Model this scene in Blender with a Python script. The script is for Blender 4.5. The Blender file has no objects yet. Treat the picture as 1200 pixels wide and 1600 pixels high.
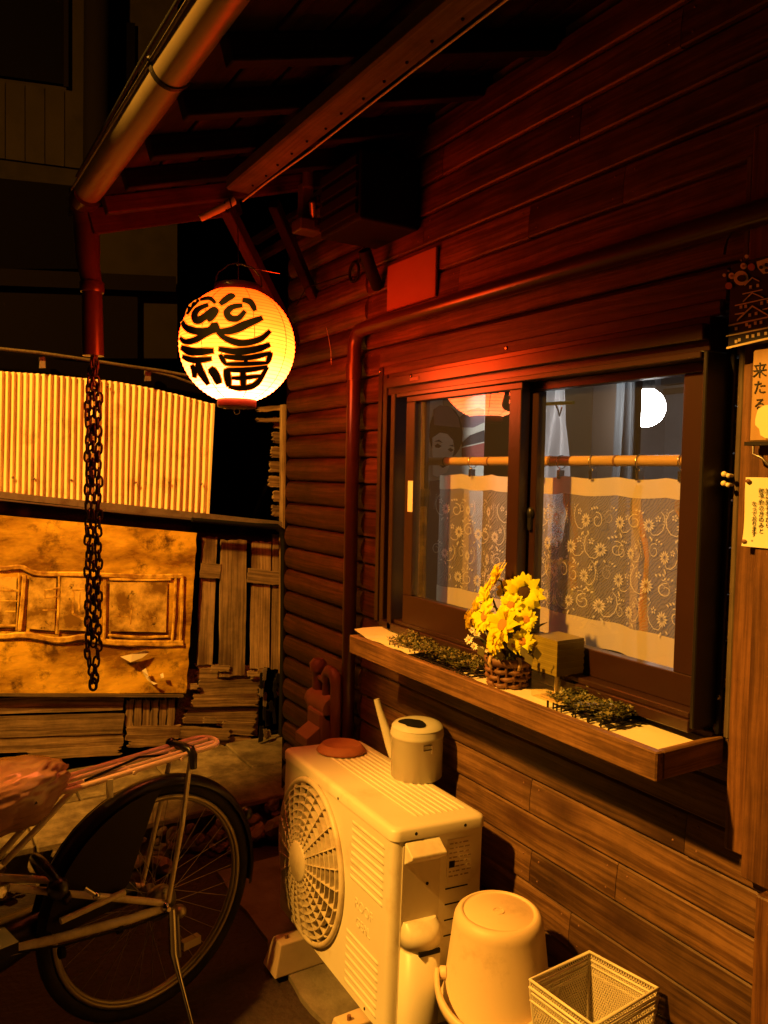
import bpy, bmesh, math, random
from mathutils import Vector as V, Matrix, noise
random.seed(7)
SC = bpy.context.scene
COL = SC.collection
PI = math.pi
R_ = math.radians

# ------------------------------------------------------------------ camera
EYE = V((0.0, 1.48, 1.6))
RGT = V((-0.51848185, -0.85486751, 0.01944525))
DWN = V((-0.05277345, 0.00929355, -0.99856326))
FWD = V((0.85345857, -0.51876312, -0.04993284))
cd = bpy.data.cameras.new('camera')
cam = bpy.data.objects.new('camera', cd)
COL.objects.link(cam)
cd.sensor_fit = 'HORIZONTAL'; cd.sensor_width = 36.0
cd.lens = 36.0 * 1236.7 / 1200.0
cd.clip_start = 0.02; cd.clip_end = 400
m = Matrix.Identity(4)
for i, c in enumerate((RGT, -DWN, -FWD)):
    for j in range(3):
        m[j][i] = c[j]
m.translation = EYE
cam.matrix_world = m
SC.camera = cam

# ------------------------------------------------------------------ night sky
w = bpy.data.worlds.new('World'); SC.world = w; w.use_nodes = True
nt = w.node_tree; nt.nodes.clear()
sk = nt.nodes.new('ShaderNodeTexSky'); sk.sky_type = 'NISHITA'; sk.sun_disc = False
sk.sun_elevation = R_(-4); sk.sun_rotation = R_(200)
bg = nt.nodes.new('ShaderNodeBackground'); bg.inputs[1].default_value = 0.0008
wo = nt.nodes.new('ShaderNodeOutputWorld')
nt.links.new(sk.outputs[0], bg.inputs[0]); nt.links.new(bg.outputs[0], wo.inputs[0])
SC.view_settings.view_transform = 'Standard'
SC.view_settings.look = 'None'
SC.view_settings.exposure = 0.0
SC.view_settings.gamma = 1.0
SC.view_settings.use_curve_mapping = False
SC.render.engine = 'CYCLES'
SC.cycles.max_bounces = 8
SC.cycles.diffuse_bounces = 2
SC.cycles.transparent_max_bounces = 16
SC.cycles.sample_clamp_indirect = 4.0

LAMP_POS = V((1.80, 3.75, 4.40))      # bulb of the lane lamp across the lane
LAMP_POWER = 2450.0
LAMP_COLOR = (1.0, 0.43, 0.045)


def ray(u, v):
    return (RGT * ((u - 600) / 1236.7) + DWN * ((v - 800) / 1236.7) + FWD)


def at(u, v, ax, val):
    """a surveyed point: where the sight line through (u, v) meets the plane axis = val"""
    d = ray(u, v); i = 'XYZ'.index(ax)
    return EYE + d * ((val - EYE[i]) / d[i])


# ------------------------------------------------------------------ materials
def nodes(name):
    mt = bpy.data.materials.new(name); mt.use_nodes = True
    n = mt.node_tree; n.nodes.clear()
    o = n.nodes.new('ShaderNodeOutputMaterial')
    return mt, n, o


def N(n, t, **k):
    x = n.nodes.new(t)
    for a, b in k.items():
        if a.startswith('i_'):
            key = a[2:]
            key = int(key) if key.isdigit() else key.replace('_', ' ')
            x.inputs[key].default_value = b
        else:
            setattr(x, a, b)
    return x


def c4(c):
    return (c[0], c[1], c[2], 1.0)


def mat(name, col, rough=0.6, metal=0.0, col2=None, scale=8.0, stretch=(1, 1, 1), bump=0.0, bscale=60.0,
        detail=5.0, lo=0.3, hi=0.7, rnd=0.0, spec=0.5, dirt=None, dirt_scale=3.0, dirt_lo=0.45, dirt_hi=0.7, rough2=None, dist=0.004):
    mt, n, o = nodes(name)
    p = N(n, 'ShaderNodeBsdfPrincipled')
    p.inputs['Roughness'].default_value = rough; p.inputs['Metallic'].default_value = metal
    p.inputs['Specular IOR Level'].default_value = spec
    p.inputs['Base Color'].default_value = c4(col)
    L = n.links.new
    L(p.outputs[0], o.inputs[0])
    tc = N(n, 'ShaderNodeTexCoord'); mp = N(n, 'ShaderNodeMapping'); mp.inputs['Scale'].default_value = stretch
    oi = N(n, 'ShaderNodeObjectInfo')
    ad = N(n, 'ShaderNodeVectorMath', operation='ADD')
    sc = N(n, 'ShaderNodeVectorMath', operation='SCALE'); sc.inputs['Scale'].default_value = 37.0
    cx = N(n, 'ShaderNodeCombineXYZ')
    for k in range(3):
        L(oi.outputs['Random'], cx.inputs[k])
    L(cx.outputs[0], sc.inputs[0]); L(tc.outputs['Object'], ad.inputs[0]); L(sc.outputs[0], ad.inputs[1])
    L(ad.outputs[0], mp.inputs[0])
    cur = None
    if col2 is not None:
        nz = N(n, 'ShaderNodeTexNoise'); nz.inputs['Scale'].default_value = scale; nz.inputs['Detail'].default_value = detail
        nz.inputs['Roughness'].default_value = 0.62
        L(mp.outputs[0], nz.inputs['Vector'])
        mr = N(n, 'ShaderNodeMapRange'); mr.inputs[1].default_value = lo; mr.inputs[2].default_value = hi
        L(nz.outputs[0], mr.inputs[0])
        mx = N(n, 'ShaderNodeMix', data_type='RGBA'); mx.inputs[6].default_value = c4(col); mx.inputs[7].default_value = c4(col2)
        L(mr.outputs[0], mx.inputs[0]); cur = mx.outputs[2]
        if rough2 is not None:
            m2 = N(n, 'ShaderNodeMapRange'); m2.inputs[3].default_value = rough; m2.inputs[4].default_value = rough2
            L(mr.outputs[0], m2.inputs[0]); L(m2.outputs[0], p.inputs['Roughness'])
    if dirt is not None:
        nd = N(n, 'ShaderNodeTexNoise'); nd.inputs['Scale'].default_value = dirt_scale; nd.inputs['Detail'].default_value = 8.0
        nd.inputs['Roughness'].default_value = 0.7
        L(ad.outputs[0], nd.inputs['Vector'])
        md = N(n, 'ShaderNodeMapRange'); md.inputs[1].default_value = dirt_lo; md.inputs[2].default_value = dirt_hi
        L(nd.outputs[0], md.inputs[0])
        mx2 = N(n, 'ShaderNodeMix', data_type='RGBA'); mx2.inputs[7].default_value = c4(dirt)
        if cur is not None: L(cur, mx2.inputs[6])
        else: mx2.inputs[6].default_value = c4(col)
        L(md.outputs[0], mx2.inputs[0]); cur = mx2.outputs[2]
    if rnd:
        hs = N(n, 'ShaderNodeHueSaturation')
        m3 = N(n, 'ShaderNodeMapRange'); m3.inputs[3].default_value = 1 - rnd; m3.inputs[4].default_value = 1 + rnd
        L(oi.outputs['Random'], m3.inputs[0]); L(m3.outputs[0], hs.inputs['Value'])
        if cur is not None: L(cur, hs.inputs['Color'])
        else: hs.inputs['Color'].default_value = c4(col)
        cur = hs.outputs[0]
    if cur is not None: L(cur, p.inputs['Base Color'])
    if bump:
        nb = N(n, 'ShaderNodeTexNoise'); nb.inputs['Scale'].default_value = bscale; nb.inputs['Detail'].default_value = 6.0
        L(mp.outputs[0], nb.inputs['Vector'])
        bp = N(n, 'ShaderNodeBump'); bp.inputs['Strength'].default_value = bump; bp.inputs['Distance'].default_value = dist
        L(nb.outputs[0], bp.inputs['Height']); L(bp.outputs[0], p.inputs['Normal'])
    return mt


def wood(name, a, b, knot=(0.05, 0.02, 0.01), axis=0, rough=0.62, rnd=0.3, grain=1.0, spec=0.35):
    """sawn timber: long stretched grain, darker growth lines, a few knots"""
    mt, n, o = nodes(name); L = n.links.new
    p = N(n, 'ShaderNodeBsdfPrincipled'); p.inputs['Roughness'].default_value = rough
    p.inputs['Specular IOR Level'].default_value = spec
    L(p.outputs[0], o.inputs[0])
    tc = N(n, 'ShaderNodeTexCoord'); oi = N(n, 'ShaderNodeObjectInfo')
    cx = N(n, 'ShaderNodeCombineXYZ')
    for k in range(3): L(oi.outputs['Random'], cx.inputs[k])
    sc = N(n, 'ShaderNodeVectorMath', operation='SCALE'); sc.inputs['Scale'].default_value = 53.0
    L(cx.outputs[0], sc.inputs[0])
    ad = N(n, 'ShaderNodeVectorMath', operation='ADD'); L(tc.outputs['Object'], ad.inputs[0]); L(sc.outputs[0], ad.inputs[1])
    # warp
    nw = N(n, 'ShaderNodeTexNoise'); nw.inputs['Scale'].default_value = 3.0; nw.inputs['Detail'].default_value = 2.0
    L(ad.outputs[0], nw.inputs['Vector'])
    ws = N(n, 'ShaderNodeVectorMath', operation='SCALE'); ws.inputs['Scale'].default_value = 0.018
    L(nw.outputs['Color'], ws.inputs[0])
    a2 = N(n, 'ShaderNodeVectorMath', operation='ADD'); L(ad.outputs[0], a2.inputs[0]); L(ws.outputs[0], a2.inputs[1])
    mp = N(n, 'ShaderNodeMapping')
    s = [85.0 * grain] * 3; s[axis] = 2.6
    mp.inputs['Scale'].default_value = s
    L(a2.outputs[0], mp.inputs[0])
    g = N(n, 'ShaderNodeTexNoise'); g.inputs['Scale'].default_value = 1.0; g.inputs['Detail'].default_value = 7.0; g.inputs['Roughness'].default_value = 0.65
    L(mp.outputs[0], g.inputs['Vector'])
    mr = N(n, 'ShaderNodeMapRange'); mr.inputs[1].default_value = 0.40; mr.inputs[2].default_value = 0.60
    L(g.outputs[0], mr.inputs[0])
    mx = N(n, 'ShaderNodeMix', data_type='RGBA'); mx.inputs[6].default_value = c4(a); mx.inputs[7].default_value = c4(b)
    L(mr.outputs[0], mx.inputs[0])
    # knots
    mk = N(n, 'ShaderNodeMapping'); ks = [16.0] * 3; ks[axis] = 5.0; mk.inputs['Scale'].default_value = ks
    L(a2.outputs[0], mk.inputs[0])
    vo = N(n, 'ShaderNodeTexVoronoi'); vo.inputs['Scale'].default_value = 0.55
    L(mk.outputs[0], vo.inputs['Vector'])
    kr = N(n, 'ShaderNodeMapRange'); kr.inputs[1].default_value = 0.10; kr.inputs[2].default_value = 0.34; kr.inputs[3].default_value = 0.8; kr.inputs[4].default_value = 0.0
    L(vo.outputs['Distance'], kr.inputs[0])
    mx2 = N(n, 'ShaderNodeMix', data_type='RGBA'); mx2.inputs[7].default_value = c4(knot)
    L(mx.outputs[2], mx2.inputs[6]); L(kr.outputs[0], mx2.inputs[0])
    # blotches
    nb2 = N(n, 'ShaderNodeTexNoise'); nb2.inputs['Scale'].default_value = 6.0; nb2.inputs['Detail'].default_value = 9.0; nb2.inputs['Roughness'].default_value = 0.7
    L(ad.outputs[0], nb2.inputs['Vector'])
    br = N(n, 'ShaderNodeMapRange'); br.inputs[1].default_value = 0.3; br.inputs[2].default_value = 0.7; br.inputs[3].default_value = 0.55; br.inputs[4].default_value = 1.3
    L(nb2.outputs[0], br.inputs[0])
    rr = N(n, 'ShaderNodeMapRange'); rr.inputs[3].default_value = 1 - rnd; rr.inputs[4].default_value = 1 + rnd
    L(oi.outputs['Random'], rr.inputs[0])
    mm = N(n, 'ShaderNodeMath', operation='MULTIPLY'); L(br.outputs[0], mm.inputs[0]); L(rr.outputs[0], mm.inputs[1])
    hs = N(n, 'ShaderNodeHueSaturation'); L(mx2.outputs[2], hs.inputs['Color']); L(mm.outputs[0], hs.inputs['Value'])
    L(hs.outputs[0], p.inputs['Base Color'])
    bp = N(n, 'ShaderNodeBump'); bp.inputs['Strength'].default_value = 0.55; bp.inputs['Distance'].default_value = 0.0025
    L(g.outputs[0], bp.inputs['Height']); L(bp.outputs[0], p.inputs['Normal'])
    return mt


def emit(name, col, strength):
    mt, n, o = nodes(name)
    e = N(n, 'ShaderNodeEmission'); e.inputs[0].default_value = c4(col); e.inputs[1].default_value = strength
    n.links.new(e.outputs[0], o.inputs[0]); return mt


def translucent(name, col, trans=0.5, alpha=1.0, rough=0.9):
    """cloth, paper or net: diffuse both ways, with open holes where alpha < 1"""
    mt, n, o = nodes(name); L = n.links.new
    d = N(n, 'ShaderNodeBsdfDiffuse'); d.inputs[0].default_value = c4(col)
    t = N(n, 'ShaderNodeBsdfTranslucent'); t.inputs[0].default_value = c4(col)
    a = N(n, 'ShaderNodeMixShader'); a.inputs[0].default_value = trans
    L(d.outputs[0], a.inputs[1]); L(t.outputs[0], a.inputs[2])
    if alpha < 1:
        tr = N(n, 'ShaderNodeBsdfTransparent'); b = N(n, 'ShaderNodeMixShader')
        tc = N(n, 'ShaderNodeTexCoord')
        wv = N(n, 'ShaderNodeTexWave'); wv.bands_direction = 'DIAGONAL'
        wv.inputs['Scale'].default_value = 60.0; wv.inputs['Distortion'].default_value = 9.0; wv.inputs['Detail'].default_value = 2.0; wv.inputs['Detail Scale'].default_value = 0.6
        L(tc.outputs['Object'], wv.inputs['Vector'])
        mr = N(n, 'ShaderNodeMapRange'); mr.inputs[3].default_value = alpha * 0.84; mr.inputs[4].default_value = min(1.0, alpha * 1.16)
        L(wv.outputs['Fac'], mr.inputs[0]); L(mr.outputs[0], b.inputs[0])
        L(tr.outputs[0], b.inputs[1]); L(a.outputs[0], b.inputs[2]); L(b.outputs[0], o.inputs[0])
    else:
        L(a.outputs[0], o.inputs[0])
    return mt


def glass(name, tint=(1, 1, 1), base=0.045, rough=0.0, dirt=0.02):
    """window pane: see-through with a Fresnel sheen"""
    mt, n, o = nodes(name); L = n.links.new
    t = N(n, 'ShaderNodeBsdfTransparent'); t.inputs[0].default_value = c4(tint)
    g = N(n, 'ShaderNodeBsdfGlossy'); g.inputs['Roughness'].default_value = rough
    fr = N(n, 'ShaderNodeFresnel'); fr.inputs[0].default_value = 1.5
    gm_ = N(n, 'ShaderNodeNewGeometry'); sb_ = N(n, 'ShaderNodeMath', operation='SUBTRACT'); sb_.inputs[0].default_value = 1.0
    L(gm_.outputs['Backfacing'], sb_.inputs[1])
    tw = N(n, 'ShaderNodeMath', operation='MULTIPLY'); tw.inputs[1].default_value = 1.8; tw.use_clamp = True; L(fr.outputs[0], tw.inputs[0])
    ml = N(n, 'ShaderNodeMath', operation='MULTIPLY'); L(tw.outputs[0], ml.inputs[0]); L(sb_.outputs[0], ml.inputs[1])
    a = N(n, 'ShaderNodeMixShader'); L(ml.outputs[0], a.inputs[0]); L(t.outputs[0], a.inputs[1]); L(g.outputs[0], a.inputs[2])
    if dirt:
        d = N(n, 'ShaderNodeBsdfDiffuse'); d.inputs[0].default_value = (0.6, 0.6, 0.6, 1)
        b = N(n, 'ShaderNodeMixShader'); b.inputs[0].default_value = dirt
        L(a.outputs[0], b.inputs[1]); L(d.outputs[0], b.inputs[2]); L(b.outputs[0], o.inputs[0])
    else:
        L(a.outputs[0], o.inputs[0])
    return mt


M = {}
M['siding'] = wood('siding_wood', (0.145, 0.074, 0.031), (0.060, 0.027, 0.011), rnd=0.36, rough=0.48)
M['siding_red'] = M['siding']
M['panel_wood'] = wood('door_panel_wood', (0.17, 0.074, 0.027), (0.08, 0.031, 0.012), axis=0, rnd=0.25, rough=0.5)
M['box_wood'] = wood('flower_box_wood', (0.26, 0.13, 0.05), (0.11, 0.05, 0.019), rnd=0.12, rough=0.58)
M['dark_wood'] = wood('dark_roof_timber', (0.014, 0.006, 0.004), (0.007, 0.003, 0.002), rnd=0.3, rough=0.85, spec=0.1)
M['lantern_red_wood'] = wood('lantern_reddened_timber', (0.075, 0.022, 0.012), (0.04, 0.012, 0.007), rnd=0.2, rough=0.8, spec=0.15)  # the lantern's red light is put into this timber's colour
M['pale_wood'] = wood('pale_beam', (0.13, 0.092, 0.052), (0.08, 0.053, 0.03), rnd=0.05, rough=0.75)
M['grey_wood'] = wood('weathered_grey_plank', (0.30, 0.21, 0.12), (0.15, 0.10, 0.055), rnd=0.35, rough=0.85, grain=1.4)
M['rot_wood'] = wood('rotten_plank', (0.27, 0.185, 0.10), (0.10, 0.06, 0.03), rnd=0.3, rough=0.9, grain=1.0)
M['bamboo'] = mat('bamboo_skin', (0.55, 0.36, 0.13), 0.4, col2=(0.42, 0.25, 0.08), scale=3, stretch=(1, 8, 8), bump=0.05)
M['bronze_alu'] = mat('bronze_aluminium', (0.024, 0.0075, 0.004), 0.32, 0.1, spec=0.9, col2=(0.032, 0.010, 0.0055), scale=5, bump=0.02, bscale=200)
M['black_alu'] = mat('black_aluminium', (0.012, 0.009, 0.008), 0.45, 0.2)
M['pipe'] = mat('brown_pvc', (0.045, 0.018, 0.012), 0.28, col2=(0.06, 0.026, 0.017), scale=6, bump=0.03, bscale=30)
M['cream_pvc'] = mat('cream_pvc_gutter', (0.20, 0.16, 0.105), 0.42, col2=(0.15, 0.115, 0.07), scale=4, dirt=(0.2, 0.14, 0.08), dirt_scale=6, dirt_lo=0.55, dirt_hi=0.8)
M['ac'] = mat('ivory_painted_steel', (0.74, 0.68, 0.54), 0.42, col2=(0.68, 0.61, 0.46), scale=3, dirt=(0.46, 0.32, 0.17), dirt_scale=5, dirt_lo=0.53, dirt_hi=0.85, bump=0.02, bscale=150)
M['ac_side'] = mat('ivory_steel_side', (0.62, 0.55, 0.41), 0.5, col2=(0.55, 0.47, 0.34), scale=3)
M['ac_grille'] = mat('ivory_plastic_grille', (0.62, 0.53, 0.38), 0.5, dirt=(0.36, 0.25, 0.14), dirt_scale=14, dirt_lo=0.45, dirt_hi=0.8)
M['black'] = mat('black_matt', (0.004, 0.0035, 0.003), 0.75, spec=0.2)
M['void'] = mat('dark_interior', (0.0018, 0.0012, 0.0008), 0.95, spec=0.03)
M['ink'] = mat('black_ink', (0.02, 0.016, 0.012), 0.8)
M['print_grey'] = mat('grey_print', (0.28, 0.2, 0.12), 0.6)
M['sticker'] = mat('pale_sticker', (0.70, 0.62, 0.47), 0.5)
M['can'] = mat('cream_enamel', (0.54, 0.50, 0.40), 0.25, dirt=(0.5, 0.4, 0.26), dirt_scale=6, dirt_lo=0.6, dirt_hi=0.9)
M['plastic'] = mat('cream_plastic', (0.70, 0.53, 0.34), 0.5, dirt=(0.42, 0.30, 0.16), dirt_scale=9, dirt_lo=0.56, dirt_hi=0.85, bump=0.06, bscale=120)
M['terracotta'] = mat('terracotta', (0.42, 0.14, 0.06), 0.7, col2=(0.32, 0.1, 0.045), scale=20, bump=0.1)
M['wire'] = mat('cream_coated_wire', (0.74, 0.66, 0.5), 0.4)
M['concrete'] = mat('concrete', (0.20, 0.165, 0.115), 0.85, col2=(0.11, 0.085, 0.055), scale=9, bump=0.5, bscale=90, dirt=(0.05, 0.032, 0.02), dirt_scale=2.2, dirt_lo=0.5, dirt_hi=0.7)
M['slab'] = mat('paving_slab_concrete', (0.25, 0.20, 0.12), 0.85, col2=(0.10, 0.075, 0.042), scale=14, bump=0.5, bscale=70, rnd=0.18, dirt=(0.045, 0.028, 0.014), dirt_scale=4.5, dirt_lo=0.44, dirt_hi=0.66)
M['ground'] = mat('dark_lane_earth', (0.018, 0.008, 0.005), 0.75, col2=(0.034, 0.016, 0.009), scale=5, bump=0.7, bscale=40, dist=0.012, dirt=(0.009, 0.004, 0.003), dirt_scale=1.4, dirt_lo=0.42, dirt_hi=0.65)
M['stone'] = mat('rubble_stone', (0.20, 0.15, 0.09), 0.85, col2=(0.08, 0.055, 0.035), scale=12, bump=0.6, bscale=50, rnd=0.4)
M['block'] = mat('pale_block', (0.56, 0.44, 0.30), 0.7, col2=(0.45, 0.34, 0.22), scale=8, bump=0.2)
M['galv'] = mat('painted_corrugated_steel', (0.90, 0.74, 0.45), 0.4, 0.0, col2=(0.80, 0.62, 0.33), scale=2.0, stretch=(1, 1, 0.3), dirt=(0.34, 0.17, 0.05), dirt_scale=7, dirt_lo=0.55, dirt_hi=0.8)
M['steel'] = mat('grey_steel', (0.25, 0.22, 0.20), 0.4, 0.8)
M['chrome'] = mat('worn_chrome', (0.55, 0.5, 0.45), 0.22, 1.0)
M['chain'] = mat('dark_iron_chain', (0.045, 0.024, 0.018), 0.38, 0.75)
M['flashing'] = mat('grey_flashing', (0.20, 0.16, 0.14), 0.5, 0.3, dirt=(0.1, 0.06, 0.04), dirt_scale=12)
M['tyre'] = mat('tyre_rubber', (0.013, 0.010, 0.008), 0.8, spec=0.3, dirt=(0.03, 0.022, 0.014), dirt_scale=14)
M['rim'] = mat('dull_alloy_rim', (0.32, 0.26, 0.18), 0.4, 0.7)
M['frame'] = mat('cream_bicycle_paint', (0.74, 0.62, 0.44), 0.35, dirt=(0.34, 0.24, 0.13), dirt_scale=12, dirt_lo=0.5, dirt_hi=0.8)
M['carrier'] = mat('pink_coated_steel', (0.85, 0.60, 0.47), 0.28)
M['fender'] = mat('black_fender', (0.012, 0.010, 0.010), 0.3)
M['skirt'] = mat('maroon_vinyl', (0.010, 0.0035, 0.003), 0.6, spec=0.2)
M['bag'] = mat('pink_plastic_bag', (0.30, 0.13, 0.085), 0.2, col2=(0.42, 0.25, 0.18), scale=4, bump=0.35, bscale=14, dist=0.012)
M['petal'] = translucent('yellow_petal', (0.96, 0.80, 0.012), 0.42)
M['petal2'] = translucent('pale_yellow_petal', (0.97, 0.92, 0.03), 0.42)
M['seed'] = mat('dark_seed_head', (0.05, 0.02, 0.008), 0.9, bump=0.6, bscale=300)
M['seed2'] = mat('ochre_seed_head', (0.45, 0.2, 0.02), 0.9, bump=0.6, bscale=300)
M['white_petal'] = mat('white_petal', (0.8, 0.74, 0.55), 0.6)
M['leaf'] = mat('olive_leaf', (0.10, 0.10, 0.025), 0.5, col2=(0.05, 0.055, 0.012), scale=30)
M['leaf2'] = mat('pale_olive_leaf', (0.22, 0.18, 0.055), 0.5, col2=(0.12, 0.105, 0.03), scale=30)
M['wicker'] = mat('brown_wicker', (0.20, 0.085, 0.035), 0.6, col2=(0.12, 0.05, 0.02), scale=30)
M['wicker2'] = mat('pale_wicker', (0.45, 0.30, 0.13), 0.6)
M['liner'] = mat('white_board_liner', (0.78, 0.70, 0.48), 0.6, col2=(0.70, 0.6, 0.38), scale=5)
M['paper'] = translucent('notice_paper', (0.80, 0.74, 0.52), 0.1)
M['amber'] = glass('clear_amber_acrylic', (0.97, 0.92, 0.75), dirt=0.02)
M['shade'] = mat('amber_striped_shade', (0.17, 0.13, 0.015), 0.3, col2=(0.24, 0.18, 0.03), scale=6)
M['pane'] = glass('window_glass', (0.97, 0.97, 0.97), dirt=0.012)
M['net'] = translucent('lace_net', (0.62, 0.54, 0.44), 0.5, alpha=0.42)
M['hem'] = translucent('cream_curtain_hem', (0.70, 0.60, 0.44), 0.35)
M['tape'] = translucent('sheer_lace_strip', (0.62, 0.52, 0.45), 0.45, alpha=0.6)
M['lace'] = translucent('lace_embroidery', (0.84, 0.78, 0.70), 0.35, alpha=0.80)
M['inner_wall'] = mat('grey_plaster', (0.30, 0.30, 0.32), 0.9, col2=(0.24, 0.24, 0.26), scale=4)
M['inner_brown'] = mat('brown_plaster', (0.14, 0.10, 0.075), 0.9)
M['inner_dark'] = mat('dark_post', (0.05, 0.035, 0.025), 0.6)
M['dim_trim'] = mat('dim_house_trim', (0.004, 0.0026, 0.0018), 0.9, spec=0.05)
M['poster'] = mat('faded_print_paper', (0.60, 0.60, 0.52), 0.7)
M['face'] = mat('print_skin', (0.85, 0.82, 0.70), 0.7)
M['hair'] = mat('print_black', (0.030, 0.025, 0.028), 0.7)
M['print_mauve'] = mat('print_mauve', (0.22, 0.16, 0.19), 0.7)
M['print_red'] = mat('print_red', (0.30, 0.06, 0.045), 0.7)
M['print_tan'] = mat('print_tan', (0.42, 0.34, 0.22), 0.7)
M['orange_cloth'] = mat('orange_cloth', (0.62, 0.24, 0.02), 0.8)
M['plate'] = mat('plain_plate', (0.33, 0.14, 0.10), 0.6, col2=(0.27, 0.11, 0.075), scale=3)
M['sign_board'] = mat('peeling_sign_paint', (0.80, 0.50, 0.045), 0.5, col2=(0.20, 0.095, 0.012), scale=2.6, stretch=(1, 1, 2.6), detail=12, lo=0.40, hi=0.62, bump=0.4, bscale=20, dist=0.005, rough2=0.22, dirt=(0.10, 0.05, 0.010), dirt_scale=7, dirt_lo=0.53, dirt_hi=0.66)
M['sign_raised'] = mat('sign_raised_band', (0.85, 0.56, 0.09), 0.35, col2=(0.30, 0.15, 0.02), scale=14, detail=10, bump=0.5, bscale=45, dist=0.004, rough2=0.6, lo=0.4, hi=0.6)
M['sign_dark'] = mat('sign_stained_field', (0.22, 0.12, 0.016), 0.3, col2=(0.80, 0.55, 0.13), scale=8, detail=12, bump=0.4, bscale=40, dist=0.004, lo=0.42, hi=0.6, dirt=(0.05, 0.025, 0.008), dirt_scale=22, dirt_lo=0.6, dirt_hi=0.68)
M['plaque'] = mat('plaque_wood', (0.40, 0.24, 0.10), 0.6, col2=(0.33, 0.19, 0.07), scale=8, stretch=(8, 8, 1))
M['plaque_white'] = mat('plaque_white', (0.75, 0.62, 0.36), 0.5)
M['sign_black'] = mat('sign_black', (0.012, 0.010, 0.012), 0.5)
M['sign_cream'] = mat('sign_cream', (0.85, 0.68, 0.42), 0.6)
M['sign_orange'] = mat('sign_orange', (0.50, 0.16, 0.05), 0.6)
M['grey_render'] = mat('dark_tarred_pole', (0.012, 0.010, 0.008), 0.9, col2=(0.008, 0.007, 0.006), scale=3)
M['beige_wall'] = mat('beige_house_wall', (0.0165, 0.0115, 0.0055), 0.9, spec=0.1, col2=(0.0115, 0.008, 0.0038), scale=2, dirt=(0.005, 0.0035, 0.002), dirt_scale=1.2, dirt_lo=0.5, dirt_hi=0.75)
M['meter'] = mat('dusty_meter_case', (0.36, 0.22, 0.13), 0.6, col2=(0.27, 0.15, 0.085), scale=9)
M['rust_pipe'] = mat('brown_coated_pipe', (0.22, 0.10, 0.055), 0.5, col2=(0.15, 0.065, 0.035), scale=9)
M['thin_film'] = translucent('clear_plastic_sheet', (0.10, 0.11, 0.12), 0.5)
M['yellow_rod'] = mat('yellow_rod', (0.45, 0.42, 0.05), 0.5)
M['clear_film'] = translucent('milky_plastic_sheet', (0.42, 0.41, 0.42), 0.55)


def lantern_paper():
    """glowing paper: the falloff from a low bulb inside is painted into the emission"""
    mt, n, o = nodes('glowing_lantern_paper'); L = n.links.new
    tc = N(n, 'ShaderNodeTexCoord')
    dv = N(n, 'ShaderNodeVectorMath', operation='SUBTRACT'); dv.inputs[1].default_value = (0.0, 0.0, -0.085)
    L(tc.outputs['Object'], dv.inputs[0])
    ln = N(n, 'ShaderNodeVectorMath', operation='LENGTH'); L(dv.outputs[0], ln.inputs[0])
    mr = N(n, 'ShaderNodeMapRange'); mr.inputs[1].default_value = 0.10; mr.inputs[2].default_value = 0.265
    L(ln.outputs['Value'], mr.inputs[0])
    cr = N(n, 'ShaderNodeValToRGB'); el = cr.color_ramp.elements
    el[0].position = 0.0; el[0].color = (1.1, 0.25, 0.07, 1)
    el[1].position = 1.0; el[1].color = (0.20, 0.0085, 0.0002, 1)
    for ps, c in ((0.26, (1.3, 0.13, 0.024, 1)), (0.5, (1.2, 0.062, 0.0042, 1)), (0.72, (0.78, 0.0255, 0.0012, 1)), (0.86, (0.46, 0.0140, 0.0006, 1))):
        e = el.new(ps); e.color = c
    L(mr.outputs[0], cr.inputs[0])
    nz = N(n, 'ShaderNodeTexNoise'); nz.inputs['Scale'].default_value = 14.0; nz.inputs['Detail'].default_value = 5.0
    L(tc.outputs['Object'], nz.inputs['Vector'])
    m2 = N(n, 'ShaderNodeMapRange'); m2.inputs[3].default_value = 0.72; m2.inputs[4].default_value = 1.28
    L(nz.outputs[0], m2.inputs[0])
    # shadow of the bamboo ribs, painted into the glow as fine darker rings
    sx = N(n, 'ShaderNodeSeparateXYZ'); L(tc.outputs['Object'], sx.inputs[0])
    rm_ = N(n, 'ShaderNodeMath', operation='MULTIPLY'); rm_.inputs[1].default_value = 560.0; L(sx.outputs['Z'], rm_.inputs[0])
    rs_ = N(n, 'ShaderNodeMath', operation='SINE'); L(rm_.outputs[0], rs_.inputs[0])
    rr_ = N(n, 'ShaderNodeMapRange'); rr_.inputs[1].default_value = 0.45; rr_.inputs[2].default_value = 1.0; rr_.inputs[3].default_value = 1.08; rr_.inputs[4].default_value = 0.62
    L(rs_.outputs[0], rr_.inputs[0])
    rq_ = N(n, 'ShaderNodeMath', operation='MULTIPLY'); L(rr_.outputs[0], rq_.inputs[0]); L(m2.outputs[0], rq_.inputs[1]); m2 = rq_
    st = N(n, 'ShaderNodeMath', operation='MULTIPLY'); st.inputs[1].default_value = 23.0
    L(m2.outputs[0], st.inputs[0])
    e = N(n, 'ShaderNodeEmission'); L(cr.outputs[0], e.inputs[0]); L(st.outputs[0], e.inputs[1])
    L(e.outputs[0], o.inputs[0])
    return mt


M['lantern'] = lantern_paper()
M['collar'] = mat('black_lacquer', (0.05, 0.012, 0.008), 0.35)
M['collar_red'] = mat('red_brown_lacquer', (0.12, 0.02, 0.012), 0.35)
M['ink_glow'] = emit('painted_ink_glow', (1.0, 0.16, 0.004), 1.6)
M['globe'] = emit('lit_white_globe', (1.0, 0.97, 0.92), 85.0)
M['bulb'] = emit('sodium_bulb', LAMP_COLOR, 30.0)


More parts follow.
